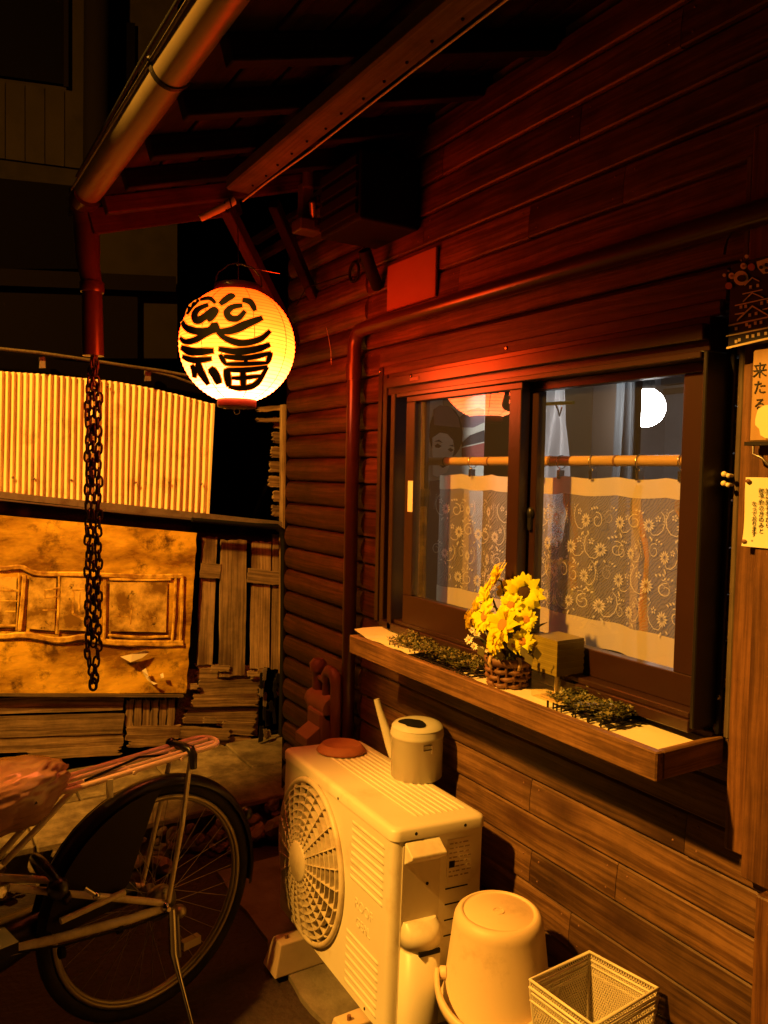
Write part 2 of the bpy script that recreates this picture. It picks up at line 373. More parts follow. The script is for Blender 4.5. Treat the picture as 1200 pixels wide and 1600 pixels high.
# ------------------------------------------------------------------ mesh building
class MB:
    def __init__(s):
        s.v = []; s.f = []; s.sm = []

    def add(s, vs, fs, smooth=False):
        o = len(s.v); s.v += [V(p) for p in vs]
        s.f += [[i + o for i in f] for f in fs]; s.sm += [smooth] * len(fs)
        return s

    def box(s, a, b):
        x0, y0, z0 = a; x1, y1, z1 = b
        return s.add([(x0, y0, z0), (x1, y0, z0), (x1, y1, z0), (x0, y1, z0), (x0, y0, z1), (x1, y0, z1), (x1, y1, z1), (x0, y1, z1)],
                     [(0, 3, 2, 1), (4, 5, 6, 7), (0, 1, 5, 4), (1, 2, 6, 5), (2, 3, 7, 6), (3, 0, 4, 7)])

    def prism(s, poly, d, smooth=False):
        """polygon (list of points) pushed along vector d"""
        n = len(poly); d = V(d); P = [V(p) for p in poly]
        nn = V((0, 0, 0))
        for i in range(n): nn += P[i].cross(P[(i + 1) % n])
        if nn.dot(d) > 0: P = P[::-1]
        vs = P + [p + d for p in P]
        fs = [list(range(n)), list(range(2 * n - 1, n - 1, -1))]
        fs += [(i, i + n, (i + 1) % n + n, (i + 1) % n) for i in range(n)]
        fs = [list(reversed(f)) if k >= 2 else f for k, f in enumerate(fs)]
        fs = [fs[0], fs[1]] + [list(f) for f in fs[2:]]
        return s.add(vs, fs, smooth)

    def tube(s, pts, r, seg=8, closed=False, caps=True):
        P = [V(p) for p in pts]; n = len(P)
        rs = r if isinstance(r, (list, tuple)) else [r] * n
        up = None; rings = []
        for i in range(n):
            if closed: t = P[(i + 1) % n] - P[i - 1]
            else: t = P[min(i + 1, n - 1)] - P[max(i - 1, 0)]
            if t.length < 1e-9: t = V((0, 0, 1))
            t.normalize()
            if up is None:
                up = V((0, 0, 1)) if abs(t.z) < 0.9 else V((1, 0, 0))
            a = t.cross(up)
            if a.length < 1e-6: a = t.cross(V((0, 1, 0)))
            a.normalize(); b = a.cross(t).normalized(); up = b
            rings.append([P[i] + (a * math.cos(2 * PI * k / seg) + b * math.sin(2 * PI * k / seg)) * rs[i] for k in range(seg)])
        vs = [p for g in rings for p in g]; fs = []
        m_ = n if closed else n - 1
        for i in range(m_):
            j = (i + 1) % n
            for k in range(seg):
                k2 = (k + 1) % seg
                fs.append((i * seg + k, i * seg + k2, j * seg + k2, j * seg + k))
        s.add(vs, fs, True)
        if caps and not closed:
            s.add(rings[0], [list(range(seg))[::-1]]); s.add(rings[-1], [list(range(seg))])
        return s

    def lathe(s, prof, c=(0, 0, 0), seg=32, mtx=None, smooth=True, cap=True):
        """prof: (radius, height) pairs about +Z through c"""
        c = V(c); vs = []; fs = []
        for r, h in prof:
            for k in range(seg):
                p = V((r * math.cos(2 * PI * k / seg), r * math.sin(2 * PI * k / seg), h))
                if mtx is not None: p = mtx @ p
                vs.append(p + c)
        for i in range(len(prof) - 1):
            for k in range(seg):
                k2 = (k + 1) % seg
                fs.append((i * seg + k, i * seg + k2, (i + 1) * seg + k2, (i + 1) * seg + k))
        s.add(vs, fs, smooth)
        if cap:
            if prof[0][0] > 1e-6: s.add(vs[:seg], [list(range(seg))[::-1]])
            if prof[-1][0] > 1e-6: s.add(vs[-seg:], [list(range(seg))])
        return s

    def ball(s, c, r, seg=16, rings=10, sq=(1, 1, 1)):
        pr = [(math.sin(PI * i / rings) * r, -math.cos(PI * i / rings) * r) for i in range(rings + 1)]
        pr[0] = (1e-5, -r); pr[-1] = (1e-5, r)
        return s.lathe(pr, c, seg, Matrix.Diagonal(sq), True, False)

    def ribbon(s, a, b, w, nrm, th):
        """a flat strip between a and b, width w, facing nrm"""
        a = V(a); b = V(b); nrm = V(nrm).normalized(); t = (b - a)
        if t.length < 1e-7: return s
        sd = t.normalized().cross(nrm).normalized() * (w / 2)
        return s.prism([a - sd, b - sd, b + sd, a + sd], nrm * th)

    def mesh(s, name):
        me = bpy.data.meshes.new(name)
        me.from_pydata([tuple(p) for p in s.v], [], s.f)
        me.polygons.foreach_set('use_smooth', s.sm)
        me.update()
        return me


def rootloc(o):
    p = V((0, 0, 0))
    while o is not None:
        p += o.location; o = o.parent
    return p


def obj(name, mb, mt, parent=None, world=False, bevel=0.0, bseg=2, origin=None, smooth_angle=None):
    """link a mesh; with world=True its points are given in world metres"""
    off = V((0, 0, 0))
    if origin is not None: off = V(origin)
    elif world and parent is not None: off = None
    base = rootloc(parent) if (world and parent is not None) else V((0, 0, 0))
    if off is None: off = base
    if isinstance(mb, MB):
        for p in mb.v: p -= off
        me = mb.mesh(name)
    else:
        me = mb
    o = bpy.data.objects.new(name, me); COL.objects.link(o)
    if mt is not None and not me.materials: me.materials.append(mt)
    o.parent = parent
    if origin is not None: o.location = V(origin) - base
    if bevel:
        bm = bmesh.new(); bm.from_mesh(me)
        bmesh.ops.recalc_face_normals(bm, faces=bm.faces)
        ed = [e for e in bm.edges if len(e.link_faces) == 2 and e.calc_face_angle(0) > 0.6]
        bmesh.ops.bevel(bm, geom=ed, offset=bevel, segments=bseg, profile=0.5, affect='EDGES', clamp_overlap=True)
        bm.to_mesh(me); bm.free()
    return o


def fixn(o):
    bm = bmesh.new(); bm.from_mesh(o.data); bmesh.ops.recalc_face_normals(bm, faces=bm.faces); bm.to_mesh(o.data); bm.free()
    return o


def thing(name, label, cat, loc=(0, 0, 0), group=None, rot=None):
    o = bpy.data.objects.new(name, None); COL.objects.link(o)
    o.empty_display_size = 0.05
    o.location = loc
    if rot is not None: o.rotation_euler = rot
    return tag(o, label, cat, group)


def tag(o, label=None, cat=None, group=None, kind=None):
    if label: o['label'] = label
    if cat: o['category'] = cat
    if group: o['group'] = group
    if kind: o['kind'] = kind
    return o


def dup(o, parent=None, loc=None, rot=None, scale=None):
    c = o.copy(); COL.objects.link(c)
    if parent is not None: c.parent = parent
    if loc is not None: c.location = loc
    if rot is not None: c.rotation_euler = rot
    if scale is not None: c.scale = scale
    return c


def bx(name, a, b, mt, parent, bevel=0.003, long_x=False):
    """a box between two world corners, origin at its own centre"""
    a = V(a); b = V(b); c = (a + b) / 2
    mb = MB().box(a, b)
    return obj(name, mb, mt, parent, True, bevel, 1, origin=c)


def beam(name, p0, p1, wd, th, mt, parent, up=(0, 0, 1), bevel=0.003, taper=1.0):
    """a straight timber from p0 to p1 whose own X runs along it"""
    p0 = V(p0); p1 = V(p1); c = (p0 + p1) / 2; L = (p1 - p0).length
    x = (p1 - p0).normalized(); y = V(up).cross(x).normalized(); z = x.cross(y)
    mb = MB().box((-L / 2, -wd / 2, -th / 2), (L / 2, wd / 2, th / 2))
    o = obj(name, mb, mt, parent, False, bevel, 1)
    mm = Matrix((x, y, z)).transposed().to_4x4()
    o.rotation_euler = mm.to_euler()
    o.location = c - (rootloc(parent) if parent is not None else V((0, 0, 0)))
    return o


def text_mesh(body, size, ext=0.0006, spacing=1.0):
    cu = bpy.data.curves.new('lettering', 'FONT'); cu.body = body; cu.size = size; cu.extrude = ext
    cu.space_line = spacing; cu.align_x = 'CENTER'; cu.resolution_u = 3
    o = bpy.data.objects.new('lettering', cu); COL.objects.link(o)
    bpy.context.view_layer.update()
    me = bpy.data.meshes.new_from_object(o.evaluated_get(bpy.context.evaluated_depsgraph_get()))
    bpy.data.objects.remove(o); bpy.data.curves.remove(cu)
    return me


TXT = Matrix(((-1, 0, 0), (0, 0, 1), (0, 1, 0)))      # letters that face +Y


def text(name, body, size, loc, mt, parent, ext=0.0006, spacing=0.8, tilt=0.0, world=True):
    me = text_mesh(body, size, ext, spacing)
    me.materials.clear(); me.materials.append(mt)
    o = bpy.data.objects.new(name, me); COL.objects.link(o); o.parent = parent
    o.rotation_euler = (Matrix.Rotation(tilt, 3, 'Y') @ TXT).to_euler()
    o.location = V(loc) - (rootloc(parent) if world and parent is not None else V((0, 0, 0)))
    return o


def arc(c, r, a0, a1, n, u, v):
    c = V(c); u = V(u); v = V(v)
    return [c + (u * math.cos(a0 + (a1 - a0) * i / n) + v * math.sin(a0 + (a1 - a0) * i / n)) * r for i in range(n + 1)]


# ================================================================== SETTING: ground
g = MB()
nx, ny = 60, 48
vs = []; fs = []
gx0, gx1, gy0, gy1 = -0.5, 3.9, -0.02, 2.6
for i in range(nx + 1):
    for j in range(ny + 1):
        x = gx0 + (gx1 - gx0) * i / nx; y = gy0 + (gy1 - gy0) * j / ny
        z = 0.008 * noise.noise(V((x * 4, y * 4, 0))) - 0.012
        vs.append((x, y, z))
for i in range(nx):
    for j in range(ny):
        a = i * (ny + 1) + j
        fs.append((a, a + ny + 1, a + ny + 2, a + 1))
g.add(vs, fs, True)
B = 60.0
zz = -0.03
g.add([(-B, -B, zz), (B, -B, zz), (B, B, zz), (-B, B, zz)], [(0, 1, 2, 3)])
tag(obj('ground', g, M['ground']), kind='structure')

# concrete pad under the outdoor unit
pad = MB()
edge = []
for i in range(31):
    x = 1.0 + (2.95 - 1.0) * i / 30
    edge.append((x, 0.455 + 0.018 * noise.noise(V((x * 6, 0, 3))) + (-0.02 if x > 2.4 else 0), 0.0))
top = [(1.0, 0.0, 0.006)] + [(x, y, 0.006) for x, y, z in edge] + [(2.95, 0.0, 0.006)]
pad.prism([V(p) for p in top], (0, 0, -0.08))
tag(fixn(obj('concrete_pad', pad, M['concrete'], bevel=0.0)), kind='structure')

# raised pavement at the end of the lane
pv = bpy.data.objects.new('pavement', None); COL.objects.link(pv); pv['kind'] = 'structure'
core = MB().box((3.24, -0.6, -0.1), (4.6, 2.4, 0.135))
obj('pavement_bed', core, M['concrete'], pv, True)
random.seed(11)
ys = [-0.55, -0.13, 0.27, 0.66, 1.06, 1.47, 1.9]
for r, (xa, xb) in enumerate(((3.19, 3.56), (3.563, 3.95))):
    for k in range(len(ys) - 1):
        q = bx('paving_slab', (xa + random.uniform(0, .015), ys[k] + .004 + (0.17 if r else 0), 0.12), (xb - .003, ys[k + 1] - .004 + (0.17 if r else 0), 0.15 + random.uniform(-.004, .004)), M['slab'], pv, 0.006)
# broken edge: rubble stones under and in front of the slabs


def rock(r, seed, sq=(1, 1, 1)):
    bm = bmesh.new(); bmesh.ops.create_icosphere(bm, subdivisions=2, radius=r)
    for v in bm.verts:
        d = 1 + 0.45 * noise.noise(v.co / r * 1.1 + V((seed * 7.1, seed, 0))) + 0.15 * noise.noise(v.co / r * 3 + V((0, seed * 3, 1)))
        v.co = V((v.co.x * sq[0], v.co.y * sq[1], v.co.z * sq[2])) * d
    me = bpy.data.meshes.new('stone'); bm.to_mesh(me); bm.free(); return me


rocks = [rock(0.03, k + 1, (1, 1.2, .75)) for k in range(6)]
for me in rocks: me.materials.append(M['stone'])
for k in range(95):
    o = bpy.data.objects.new('stone', rocks[k % 6]); COL.objects.link(o); o.parent = pv
    lay = random.random()
    o.location = (3.17 - 0.10 * (1 - lay) * random.random() + random.uniform(-.02, .03), random.uniform(-0.02, 1.35), 0.012 + 0.10 * lay)
    o.rotation_euler = (random.uniform(0, 6), random.uniform(0, 6), random.uniform(0, 6)); s = random.uniform(.35, 1.15); o.scale = (s, s, s)
# two larger broken kerb stones
for (x, y, z, s) in ((3.10, 0.10, 0.055, 2.2), (3.12, 0.20, 0.045, 1.5), (3.06, 0.62, 0.03, 1.6)):
    o = bpy.data.objects.new('stone', rocks[2]); COL.objects.link(o); o.parent = pv
    o.location = (x, y, z); o.scale = (s, s, s * .9); o.rotation_euler = (0.3, 0.5, y * 9)

# ================================================================== WOODEN HOUSE
house = thing('wooden_house', 'dark brown weatherboarded house with sliding window and deep eaves on the right', 'house', (3.25, 0, 0))
PITCH = 0.0987; Z0 = 0.075
WX0, WX1, WZ0, WZ1 = 1.05, 2.36, 1.085, 1.94        # opening
FARX = 3.25; NEARX = 0.2
random.seed(5)
joints = {}


def siding(xa, xb, z, kind):
    L = xb - xa; h = PITCH - 0.0045
    mb = MB()
    # profile in (y, z): lapped board, rounded log face further along the wall
    if kind == 'log':
        pr = [(-0.02, 0), (0.001, 0.0)] + [(0.001 + 0.022 * math.sin(PI * t) ** 0.6, h * t) for t in (.06, .15, .28, .42, .58, .72, .85, .94)] + [(0.001, h), (-0.02, h)]
    else:
        pr = [(-0.02, 0), (0.009, 0.0), (0.0125, 0.004), (0.0115, h * .5), (0.006, h - .006), (0.001, h), (-0.02, h)]
    n = max(2, int(L / 0.12)); sd = random.random() * 50
    vs = []; m_ = len(pr)
    for i in range(n + 1):
        x = -L / 2 + L * i / n
        wy = 0.0016 * noise.noise(V((x * 2.3 + sd, 0, 0))); wz = 0.0012 * noise.noise(V((x * 2 + sd, 5, 0)))
        for (y, zz_) in pr: vs.append((x, y + wy, zz_ - h / 2 + wz))
    fs = []
    for i in range(n):
        for k in range(m_):
            k2 = (k + 1) % m_
            fs.append((i * m_ + k, (i + 1) * m_ + k, (i + 1) * m_ + k2, i * m_ + k2))
    fs.append(list(range(m_))); fs.append([n * m_ + k for k in range(m_)][::-1])
    mb.add(vs, fs, False)
    o = obj('siding_board', mb, M['siding'], house)
    o.location = V(((xa + xb) / 2, 0, z + PITCH / 2)) - V((3.25, 0, 0))
    fixn(o)
    if kind == 'lap' and L > .25:
        for x in (-L / 2 + .03, L / 2 - .03):
            for zz_ in (-h * .28, h * .28):
                q = bpy.data.objects.new('nail', NAIL); COL.objects.link(q); q.parent = o; q.location = (x, .0105 - (zz_ > 0) * .0035, zz_)
    return o


NAIL = MB().ball((0, 0, 0), .0032, 7, 5).mesh('nail'); NAIL.materials.append(M['rust_pipe'])
# joints measured on a few courses
KJ = {4: (1.605,), 6: (1.612,), 7: (1.11,), 22: (1.683, 1.35), 19: (2.115,), 2: (1.9,), 5: (1.3,), 3: (1.45,), 8: (1.75,), 24: (1.5,), 21: (2.0,), 23: (2.2,), 25: (1.2, 2.1)}
for k in range(0, 27):
    z = Z0 + PITCH * k
    cuts = [NEARX] + sorted(KJ.get(k, ())) + [FARX]
    segs = []
    for a, b in zip(cuts[:-1], cuts[1:]):
        # split at the pipe where the rounded boards begin
        if a < 2.56 < b: segs += [(a, 2.56), (2.56, b)]
        else: segs.append((a, b))
    for a, b in segs:
        kind = 'log' if a >= 2.55 else 'lap'
        if WZ0 - 0.06 < z + PITCH / 2 < WZ1 + 0.02:
            if b <= WX0 or a >= WX1: siding(a + .001, b - .001, z, kind)
            else:
                if a < WX0 - 0.02: siding(a + .001, WX0, z, kind)
                if b > WX1 + 0.02: siding(WX1, b - .001, z, kind)
        else:
            siding(a + .001, b - .001, z, kind)
# wall core behind the boards (with the window opening left free)
core = MB()
core.box((NEARX, -0.12, -0.02), (WX0, -0.022, 2.78)); core.box((WX1, -0.12, -0.02), (FARX - .01, -0.022, 2.78))
core.box((WX0, -0.12, -0.02), (WX1, -0.022, WZ0)); core.box((WX0, -0.12, WZ1), (WX1, -0.022, 2.78))
obj('wall_core', core, M['inner_brown'], house, True)
# corner board at the far end, splintered
bx('corner_board', (3.25, -0.06, 0.05), (3.275, 0.012, 2.7), M['dark_wood'], house)

# vertical door-side boards on the near right
for (a, b, z0, z1, y) in ((0.952, 1.001, 0.835, 2.30, 0.030), (0.78, 0.950, 0.80, 2.30, 0.046), (0.60, 0.778, 0.80, 2.30, 0.046), (0.38, 0.598, 0.80, 2.30, 0.046)):
    c = V(((a + b) / 2, y / 2 + .007, (z0 + z1) / 2))
    L = z1 - z0
    o = beam('vertical_board', (c.x, c.y, z0), (c.x, c.y, z1), y - 0.012, b - a, M['panel_wood'], house, up=(1, 0, 0))
beam('door_post', (0.860, 0.045, 0.0), (0.860, 0.045, 0.797), 0.06, 0.075, M['panel_wood'], house, up=(1, 0, 0))
beam('edge_strip', (1.0125, 0.016, 1.06), (1.0125, 0.016, 2.25), 0.012, 0.014, M['pale_wood'], house, up=(1, 0, 0))

# ---- window
win = obj('window', MB().box((WX0 - .01, -0.022, WZ0 - .01), (WX1 + .01, 0.0, WZ0 + .0)), M['bronze_alu'], house, True)
A = M['bronze_alu']


def wb(name, a, b, mt=None, bev=0.002):
    return bx(name, a, b, mt or A, win, bev)


# casing boards above, stepped head rail
bx('head_casing', (1.045, 0.014, 1.962), (2.435, 0.030, 2.035), M['siding'], house, 0.003)
bx('head_casing', (1.045, 0.030, 1.935), (2.40, 0.048, 1.968), M['siding'], house, 0.003)
wb('head_rail', (1.048, 0.0, 1.86), (2.30, 0.075, 1.932))
wb('head_rail', (1.052, 0.075, 1.882), (2.285, 0.094, 1.915))
wb('top_track', (1.056, 0.02, 1.846), (2.22, 0.092, 1.860))
# left jambs, stepped
wb('jamb', (2.375, 0.012, 1.075), (2.40, 0.055, 1.965))
wb('jamb', (2.300, 0.0, 1.075), (2.325, 0.080, 1.93))
wb('jamb', (2.225, 0.0, 1.075), (2.25, 0.094, 1.86))
wb('jamb_web', (2.2505, -0.01, 1.075), (2.3745, 0.008, 1.93), M['black_alu'])
wb('jamb_web', (2.17, -0.01, 1.10), (2.2245, 0.006, 1.86), M['black_alu'])
# right jamb and its wall flange
wb('jamb', (1.040, 0.0, 1.082), (1.050, 0.092, 1.858), M['black_alu'])
wb('jamb', (1.0515, 0.015, 1.10), (1.064, 0.062, 1.846), M['black_alu'])
wb('flange', (1.0285, 0.0125, 1.062), (1.0395, 0.022, 1.93), M['black_alu'], 0.0015)
# sill rails
wb('bottom_rail', (1.05, 0.0, 1.072), (2.30, 0.094, 1.098))
wb('bottom_track', (1.056, 0.02, 1.098), (2.22, 0.085, 1.112))
# outer (left) sash
S0, S1 = 1.607, 2.168
YA0, YA1 = 0.055, 0.085
s1 = wb('sash', (S0, YA0, 1.112), (S1, YA1, 1.203))
wb('sash', (S0, YA0, 1.8275), (S1, YA1, 1.846))
wb('sash', (S0, YA0, 1.2035), (S0 + .048, YA1 + .002, 1.827))
wb('sash', (S1 - .050, YA0, 1.2035), (S1, YA1, 1.827))
# inner (right) sash
T0, T1 = 1.064, 1.660
YB0, YB1 = 0.018, 0.048
wb('sash', (T0, YB0, 1.112), (T1, YB1, 1.178)); wb('sash', (T0, YB0, 1.823), (T1, YB1, 1.846))
wb('sash', (T0, YB0, 1.1785), (T0 + .066, YB1, 1.8225)); wb('sash', (T1 - .076, YB0, 1.1785), (T1, YB1, 1.8225))
wb('glass_pane', (S0 + .046, 0.068, 1.2), (S1 - .048, 0.072, 1.83), M['pane'], 0.0)
wb('glass_pane', (T0 + .064, 0.031, 1.176), (T1 - .074, 0.035, 1.825), M['pane'], 0.0)
# crescent lock, pull, maker's sticker, screws
lk = MB().ball((0, 0, 0), 0.014, 12, 8, (.8, .6, 1.1)).box((-.006, -.006, -.045), (.006, .004, .0))
obj('sash_lock', lk, M['black_alu'], win).location = V((1.597, 0.0535, 1.50)) - rootloc(win)
wb('sticker', (2.118, YA1 + .0005, 1.475), (2.146, YA1 + .002, 1.575), M['sticker'], 0.0)
wb('sticker', (2.085, 0.0945, 1.893), (2.135, 0.0955, 1.903), M['plate'], 0.0)
sc_ = MB().lathe([(0.006, 0), (0.006, 0.0015), (0.003, 0.0028)], (0, 0, 0), 10, Matrix.Rotation(-PI / 2, 3, 'X'))
s0 = obj('screw', sc_, M['chrome'], win); s0.location = V((1.034, 0.0222, 1.143)) - rootloc(win)
for (x, y, z) in ((1.034, 0.0222, 1.905), (1.72, 0.0485, 1.950), (2.39, 0.0555, 1.95), (2.13, 0.0945, 1.908)):
    dup(s0, win, V((x, y, z)) - rootloc(win))
# small pins on the strip
for (z, c) in ((1.607, M['plaque_white']), (1.588, M['plaque_white'])):
    k = MB().tube([(0, 0, 0), (0, .018, .002)], .0035, 8).ball((0.004, .022, .003), .006, 10, 6).ball((-.006, .022, .0), .005, 10, 6)
    tag(obj('wall_hook', k, c, None, origin=None), 'small pale double hook on the strip beside the window, ' + ('upper one' if z > 1.6 else 'lower one'), 'hook', 'hooks beside the window').location = (1.0215, 0.022, z)

# ---- roof
RS = 0.31


def rz(y): return 2.45 + RS * (0.87 - y)


for k, x in enumerate((2.78, 2.50, 2.22, 1.92, 1.62, 1.30, 0.98, 0.66, 0.34)):
    y0 = 0.90 if x != 2.78 else 0.90
    y1 = -0.10
    beam('rafter', (x, y0, rz(y0) + 0.025), (x, y1, rz(y1) + 0.025), 0.045, 0.055, M['lantern_red_wood'] if k == 0 else M['dark_wood'], house, up=(0, 0, 1))  # only the end rafter has the lantern's red in its colour
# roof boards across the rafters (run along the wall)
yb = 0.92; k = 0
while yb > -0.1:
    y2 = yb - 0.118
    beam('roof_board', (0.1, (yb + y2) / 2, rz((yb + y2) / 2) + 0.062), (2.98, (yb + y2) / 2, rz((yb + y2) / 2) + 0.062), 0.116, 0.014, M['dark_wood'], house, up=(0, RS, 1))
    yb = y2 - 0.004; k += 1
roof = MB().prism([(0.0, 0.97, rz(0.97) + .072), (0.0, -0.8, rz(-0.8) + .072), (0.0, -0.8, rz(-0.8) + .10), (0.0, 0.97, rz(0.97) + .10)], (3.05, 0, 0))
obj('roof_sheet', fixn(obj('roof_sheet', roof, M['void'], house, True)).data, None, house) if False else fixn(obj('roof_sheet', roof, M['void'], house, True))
# barge end by the downpipe, lantern red painted into its colour
beam('barge_board', (2.86, 0.93, rz(0.93) - 0.002), (2.86, 0.40, rz(0.40) - 0.002), 0.022, 0.085, M['lantern_red_wood'], house)
# braces under the eaves, far end
beam('brace', (3.15, 0.03, 2.15), (2.72, 0.50, 2.52), 0.04, 0.05, M['lantern_red_wood'], house)
beam('brace', (2.98, 0.03, 2.32), (2.70, 0.33, 2.56), 0.035, 0.045, M['dark_wood'], house)
for z in (2.50, 2.58): beam('eave_batten', (3.25, 0.18, z), (2.62, 0.18, z), 0.03, 0.03, M['dark_wood'], house)

# ---- gutter with brackets and downpipe
GY, GZ, GR = 0.945, 2.520, 0.047
gm = MB()
seg = 20
prof = [(GR * math.cos(PI + PI * i / seg * 1.0), GR * math.sin(PI + PI * i / seg)) for i in range(seg + 1)]
vs = []; fs = []
for x in (0.2, 2.84):
    for (a, b) in prof: vs.append((x, GY + a, GZ + b))
for (x) in (0.2, 2.84):
    for (a, b) in prof: vs.append((x, GY + a * .94, GZ + b * .94))
n_ = seg + 1
for i in range(seg):
    fs.append((i, i + 1, n_ + i + 1, n_ + i)); fs.append((2 * n_ + i, 3 * n_ + i, 3 * n_ + i + 1, 2 * n_ + i + 1))
gm.add(vs, fs, True)
gm.tube([(0.2, GY + GR * .98, GZ), (2.84, GY + GR * .98, GZ)], .006, 8); gm.tube([(0.2, GY - GR * .98, GZ), (2.84, GY - GR * .98, GZ)], .006, 8)
gut = obj('gutter', gm, M['cream_pvc'], house, True)
for x in (1.86, 0.95):
    pts = [(x, GY + GR * 1.03 * math.cos(PI + PI * i / 12), GZ + GR * 1.03 * math.sin(PI + PI * i / 12)) for i in range(13)]
    b_ = MB()
    for dx in (-.006, 0, .006): b_.tube([(p[0] + dx, p[1], p[2]) for p in pts], .0035, 6)
    b_.ball((x, GY + GR * 1.04, GZ + .006), .007, 8, 6)
    obj('gutter_bracket', b_, M['black_alu'], gut, True)
# hanging conduit along the gutter lip
obj('gutter_cable', MB().tube([(0.2, GY + GR + .016, GZ - .006), (1.0, GY + GR + .017, GZ - .004), (1.86, GY + GR + .016, GZ + .004), (2.7, GY + GR + .010, GZ - .004)], .005, 6), M['black'], gut, True)
# end hopper + swan neck + spout
hx = MB()
hx.lathe([(0.040, -0.12), (0.044, -0.06), (0.054, -0.045), (0.056, 0.02), (0.052, 0.02)], (2.90, GY - .01, GZ), 24)
hx.tube([(2.80, GY, GZ - .012), (2.9, GY, GZ - .016)], .049, 20)
obj('gutter_hopper', hx, M['pipe'], gut, True)
dp = MB().tube([(2.90, .935, 2.42), (2.90, .93, 2.34), (2.905, .928, 2.30), (2.905, .917, 2.24), (2.905, .915, 2.2), (2.905, .911, 1.985)], [.042, .041, .038, .034, .034, .036], 20)
dp.lathe([(0.039, -.012), (0.041, -.008), (0.041, .02), (.038, .024)], (2.905, .915, 2.215), 20)
obj('downpipe', dp, M['pipe'], house, True)

# insulated line-set cover / conduit around the window
pp = [(0.25, 0.06, 2.115), (2.46, 0.06, 2.115)] + arc((2.505, .06, 2.052), .063, PI / 2, 0, 6, (1, 0, 0), (0, 0, 1))[1:] + [(2.568, .06, 2.0), (2.572, .06, 0.42)]
cp = MB().tube(pp, .0255, 16)
cp.lathe([(0.030, -.03), (0.030, .03)], (2.569, .06, 1.965), 16)
obj('conduit', cp, M['pipe'], house, True)

# ================================================================== beam and lantern
pb = thing('eave_beam', 'long pale beam with a row of nails hung under the rafters', 'beam', (2.45, .56, 2.51))
beam('beam_timber', (0.3, .56, 2.505), (2.45, .56, 2.505), .080, .045, M['pale_wood'], pb, bevel=.006)
nl = MB().ball((0, 0, -.0005), .004, 8, 6)
n0 = obj('nail', nl, M['black'], pb); n0.location = V((2.36, .545, 2.482)) - V(pb.location)
for k in range(1, 16): dup(n0, pb, V((2.36 - .098 * k, .545 + random.uniform(-.004, .004), 2.482)) - V(pb.location))
obj('cord', MB().tube([(2.47, .535, 2.465), (2.3, .522, 2.478), (2.0, .519, 2.474), (1.5, .519, 2.478), (0.9, .518, 2.476), (.4, .519, 2.478)], .0025, 6), M['wire'], pb, True)
rod = thing('bamboo_rod', 'short white bamboo rod tied across the beam end above the lantern', 'rod', (2.46, .60, 2.44))
obj('rod_stick', MB().tube([(2.50, .665, 2.395), (2.475, .60, 2.435), (2.46, .565, 2.46)], [.011, .0125, .0125], 12), M['wire'], rod, True)
obj('rod_binding', MB().tube([(2.47, .59, 2.425), (2.462, .60, 2.45), (2.455, .585, 2.46), (2.45, .58, 2.43), (2.47, .585, 2.42)], .003, 6), M['black'], rod, True)

LC = V((2.4014, .574, 1.991)); LR = .180
lan = thing('paper_lantern', 'round glowing paper lantern with black brush characters hanging from the beam', 'lantern', LC)
mb = MB()
prof = []
nr = 30
t0 = math.asin(.058 / LR)
for i in range(nr * 2 + 1):
    t = PI - t0 - (PI - 2 * t0 - .06) * i / (nr * 2)
    r = LR * (1.0 + (0.006 if i % 2 else -0.004))
    prof.append((r * math.sin(t), r * math.cos(t)))
mb.lathe(prof, (0, 0, 0), 48, cap=False)
obj('paper_shade', mb, M['lantern'], lan)
zb = prof[0][1]; zt = prof[-1][1]
obj('bottom_collar', MB().lathe([(.058, zb + .004), (.0615, zb), (.0615, zb - .022), (.058, zb - .026), (.05, zb - .026)], (0, 0, 0), 32), M['collar_red'], lan)
obj('top_collar', MB().lathe([(.070, zt - .004), (.074, zt), (.074, zt + .020), (.066, zt + .024)], (0, 0, 0), 32), M['collar'], lan)
fit = MB().tube(arc((0, 0, zb - .037), .009, 0, 2 * PI, 14, (RGT.x, RGT.y, 0), (0, 0, 1))[:-1], .0016, 6, closed=True)
for a in (-.03, 0.004, .034): fit.box(V((RGT.x * a, RGT.y * a, zb - .029)) - V((.009, .009, .0015)), V((RGT.x * a, RGT.y * a, zb - .029)) + V((.009, .009, .0015)))
obj('ring', fit, M['chrome'], lan)
e_r = V((RGT.x, RGT.y, 0)).normalized(); e_f = (EYE - LC); e_f.normalize(); e_u = (e_f.cross(e_r) * -1).normalized()
e_u = V((0, 0, 1)) - e_f * e_f.z; e_u.normalize(); e_r = e_u.cross(e_f) * 1.0
if e_r.dot(RGT) < 0: e_r = -e_r


def on_lantern(zx, zy, k=1.012):
    a = (zx - 605) / 492.0; b = -(zy - 873) / 492.0
    d2 = min(a * a + b * b, .985)
    return (e_r * a + e_u * b + e_f * math.sqrt(1 - d2)) * LR * k


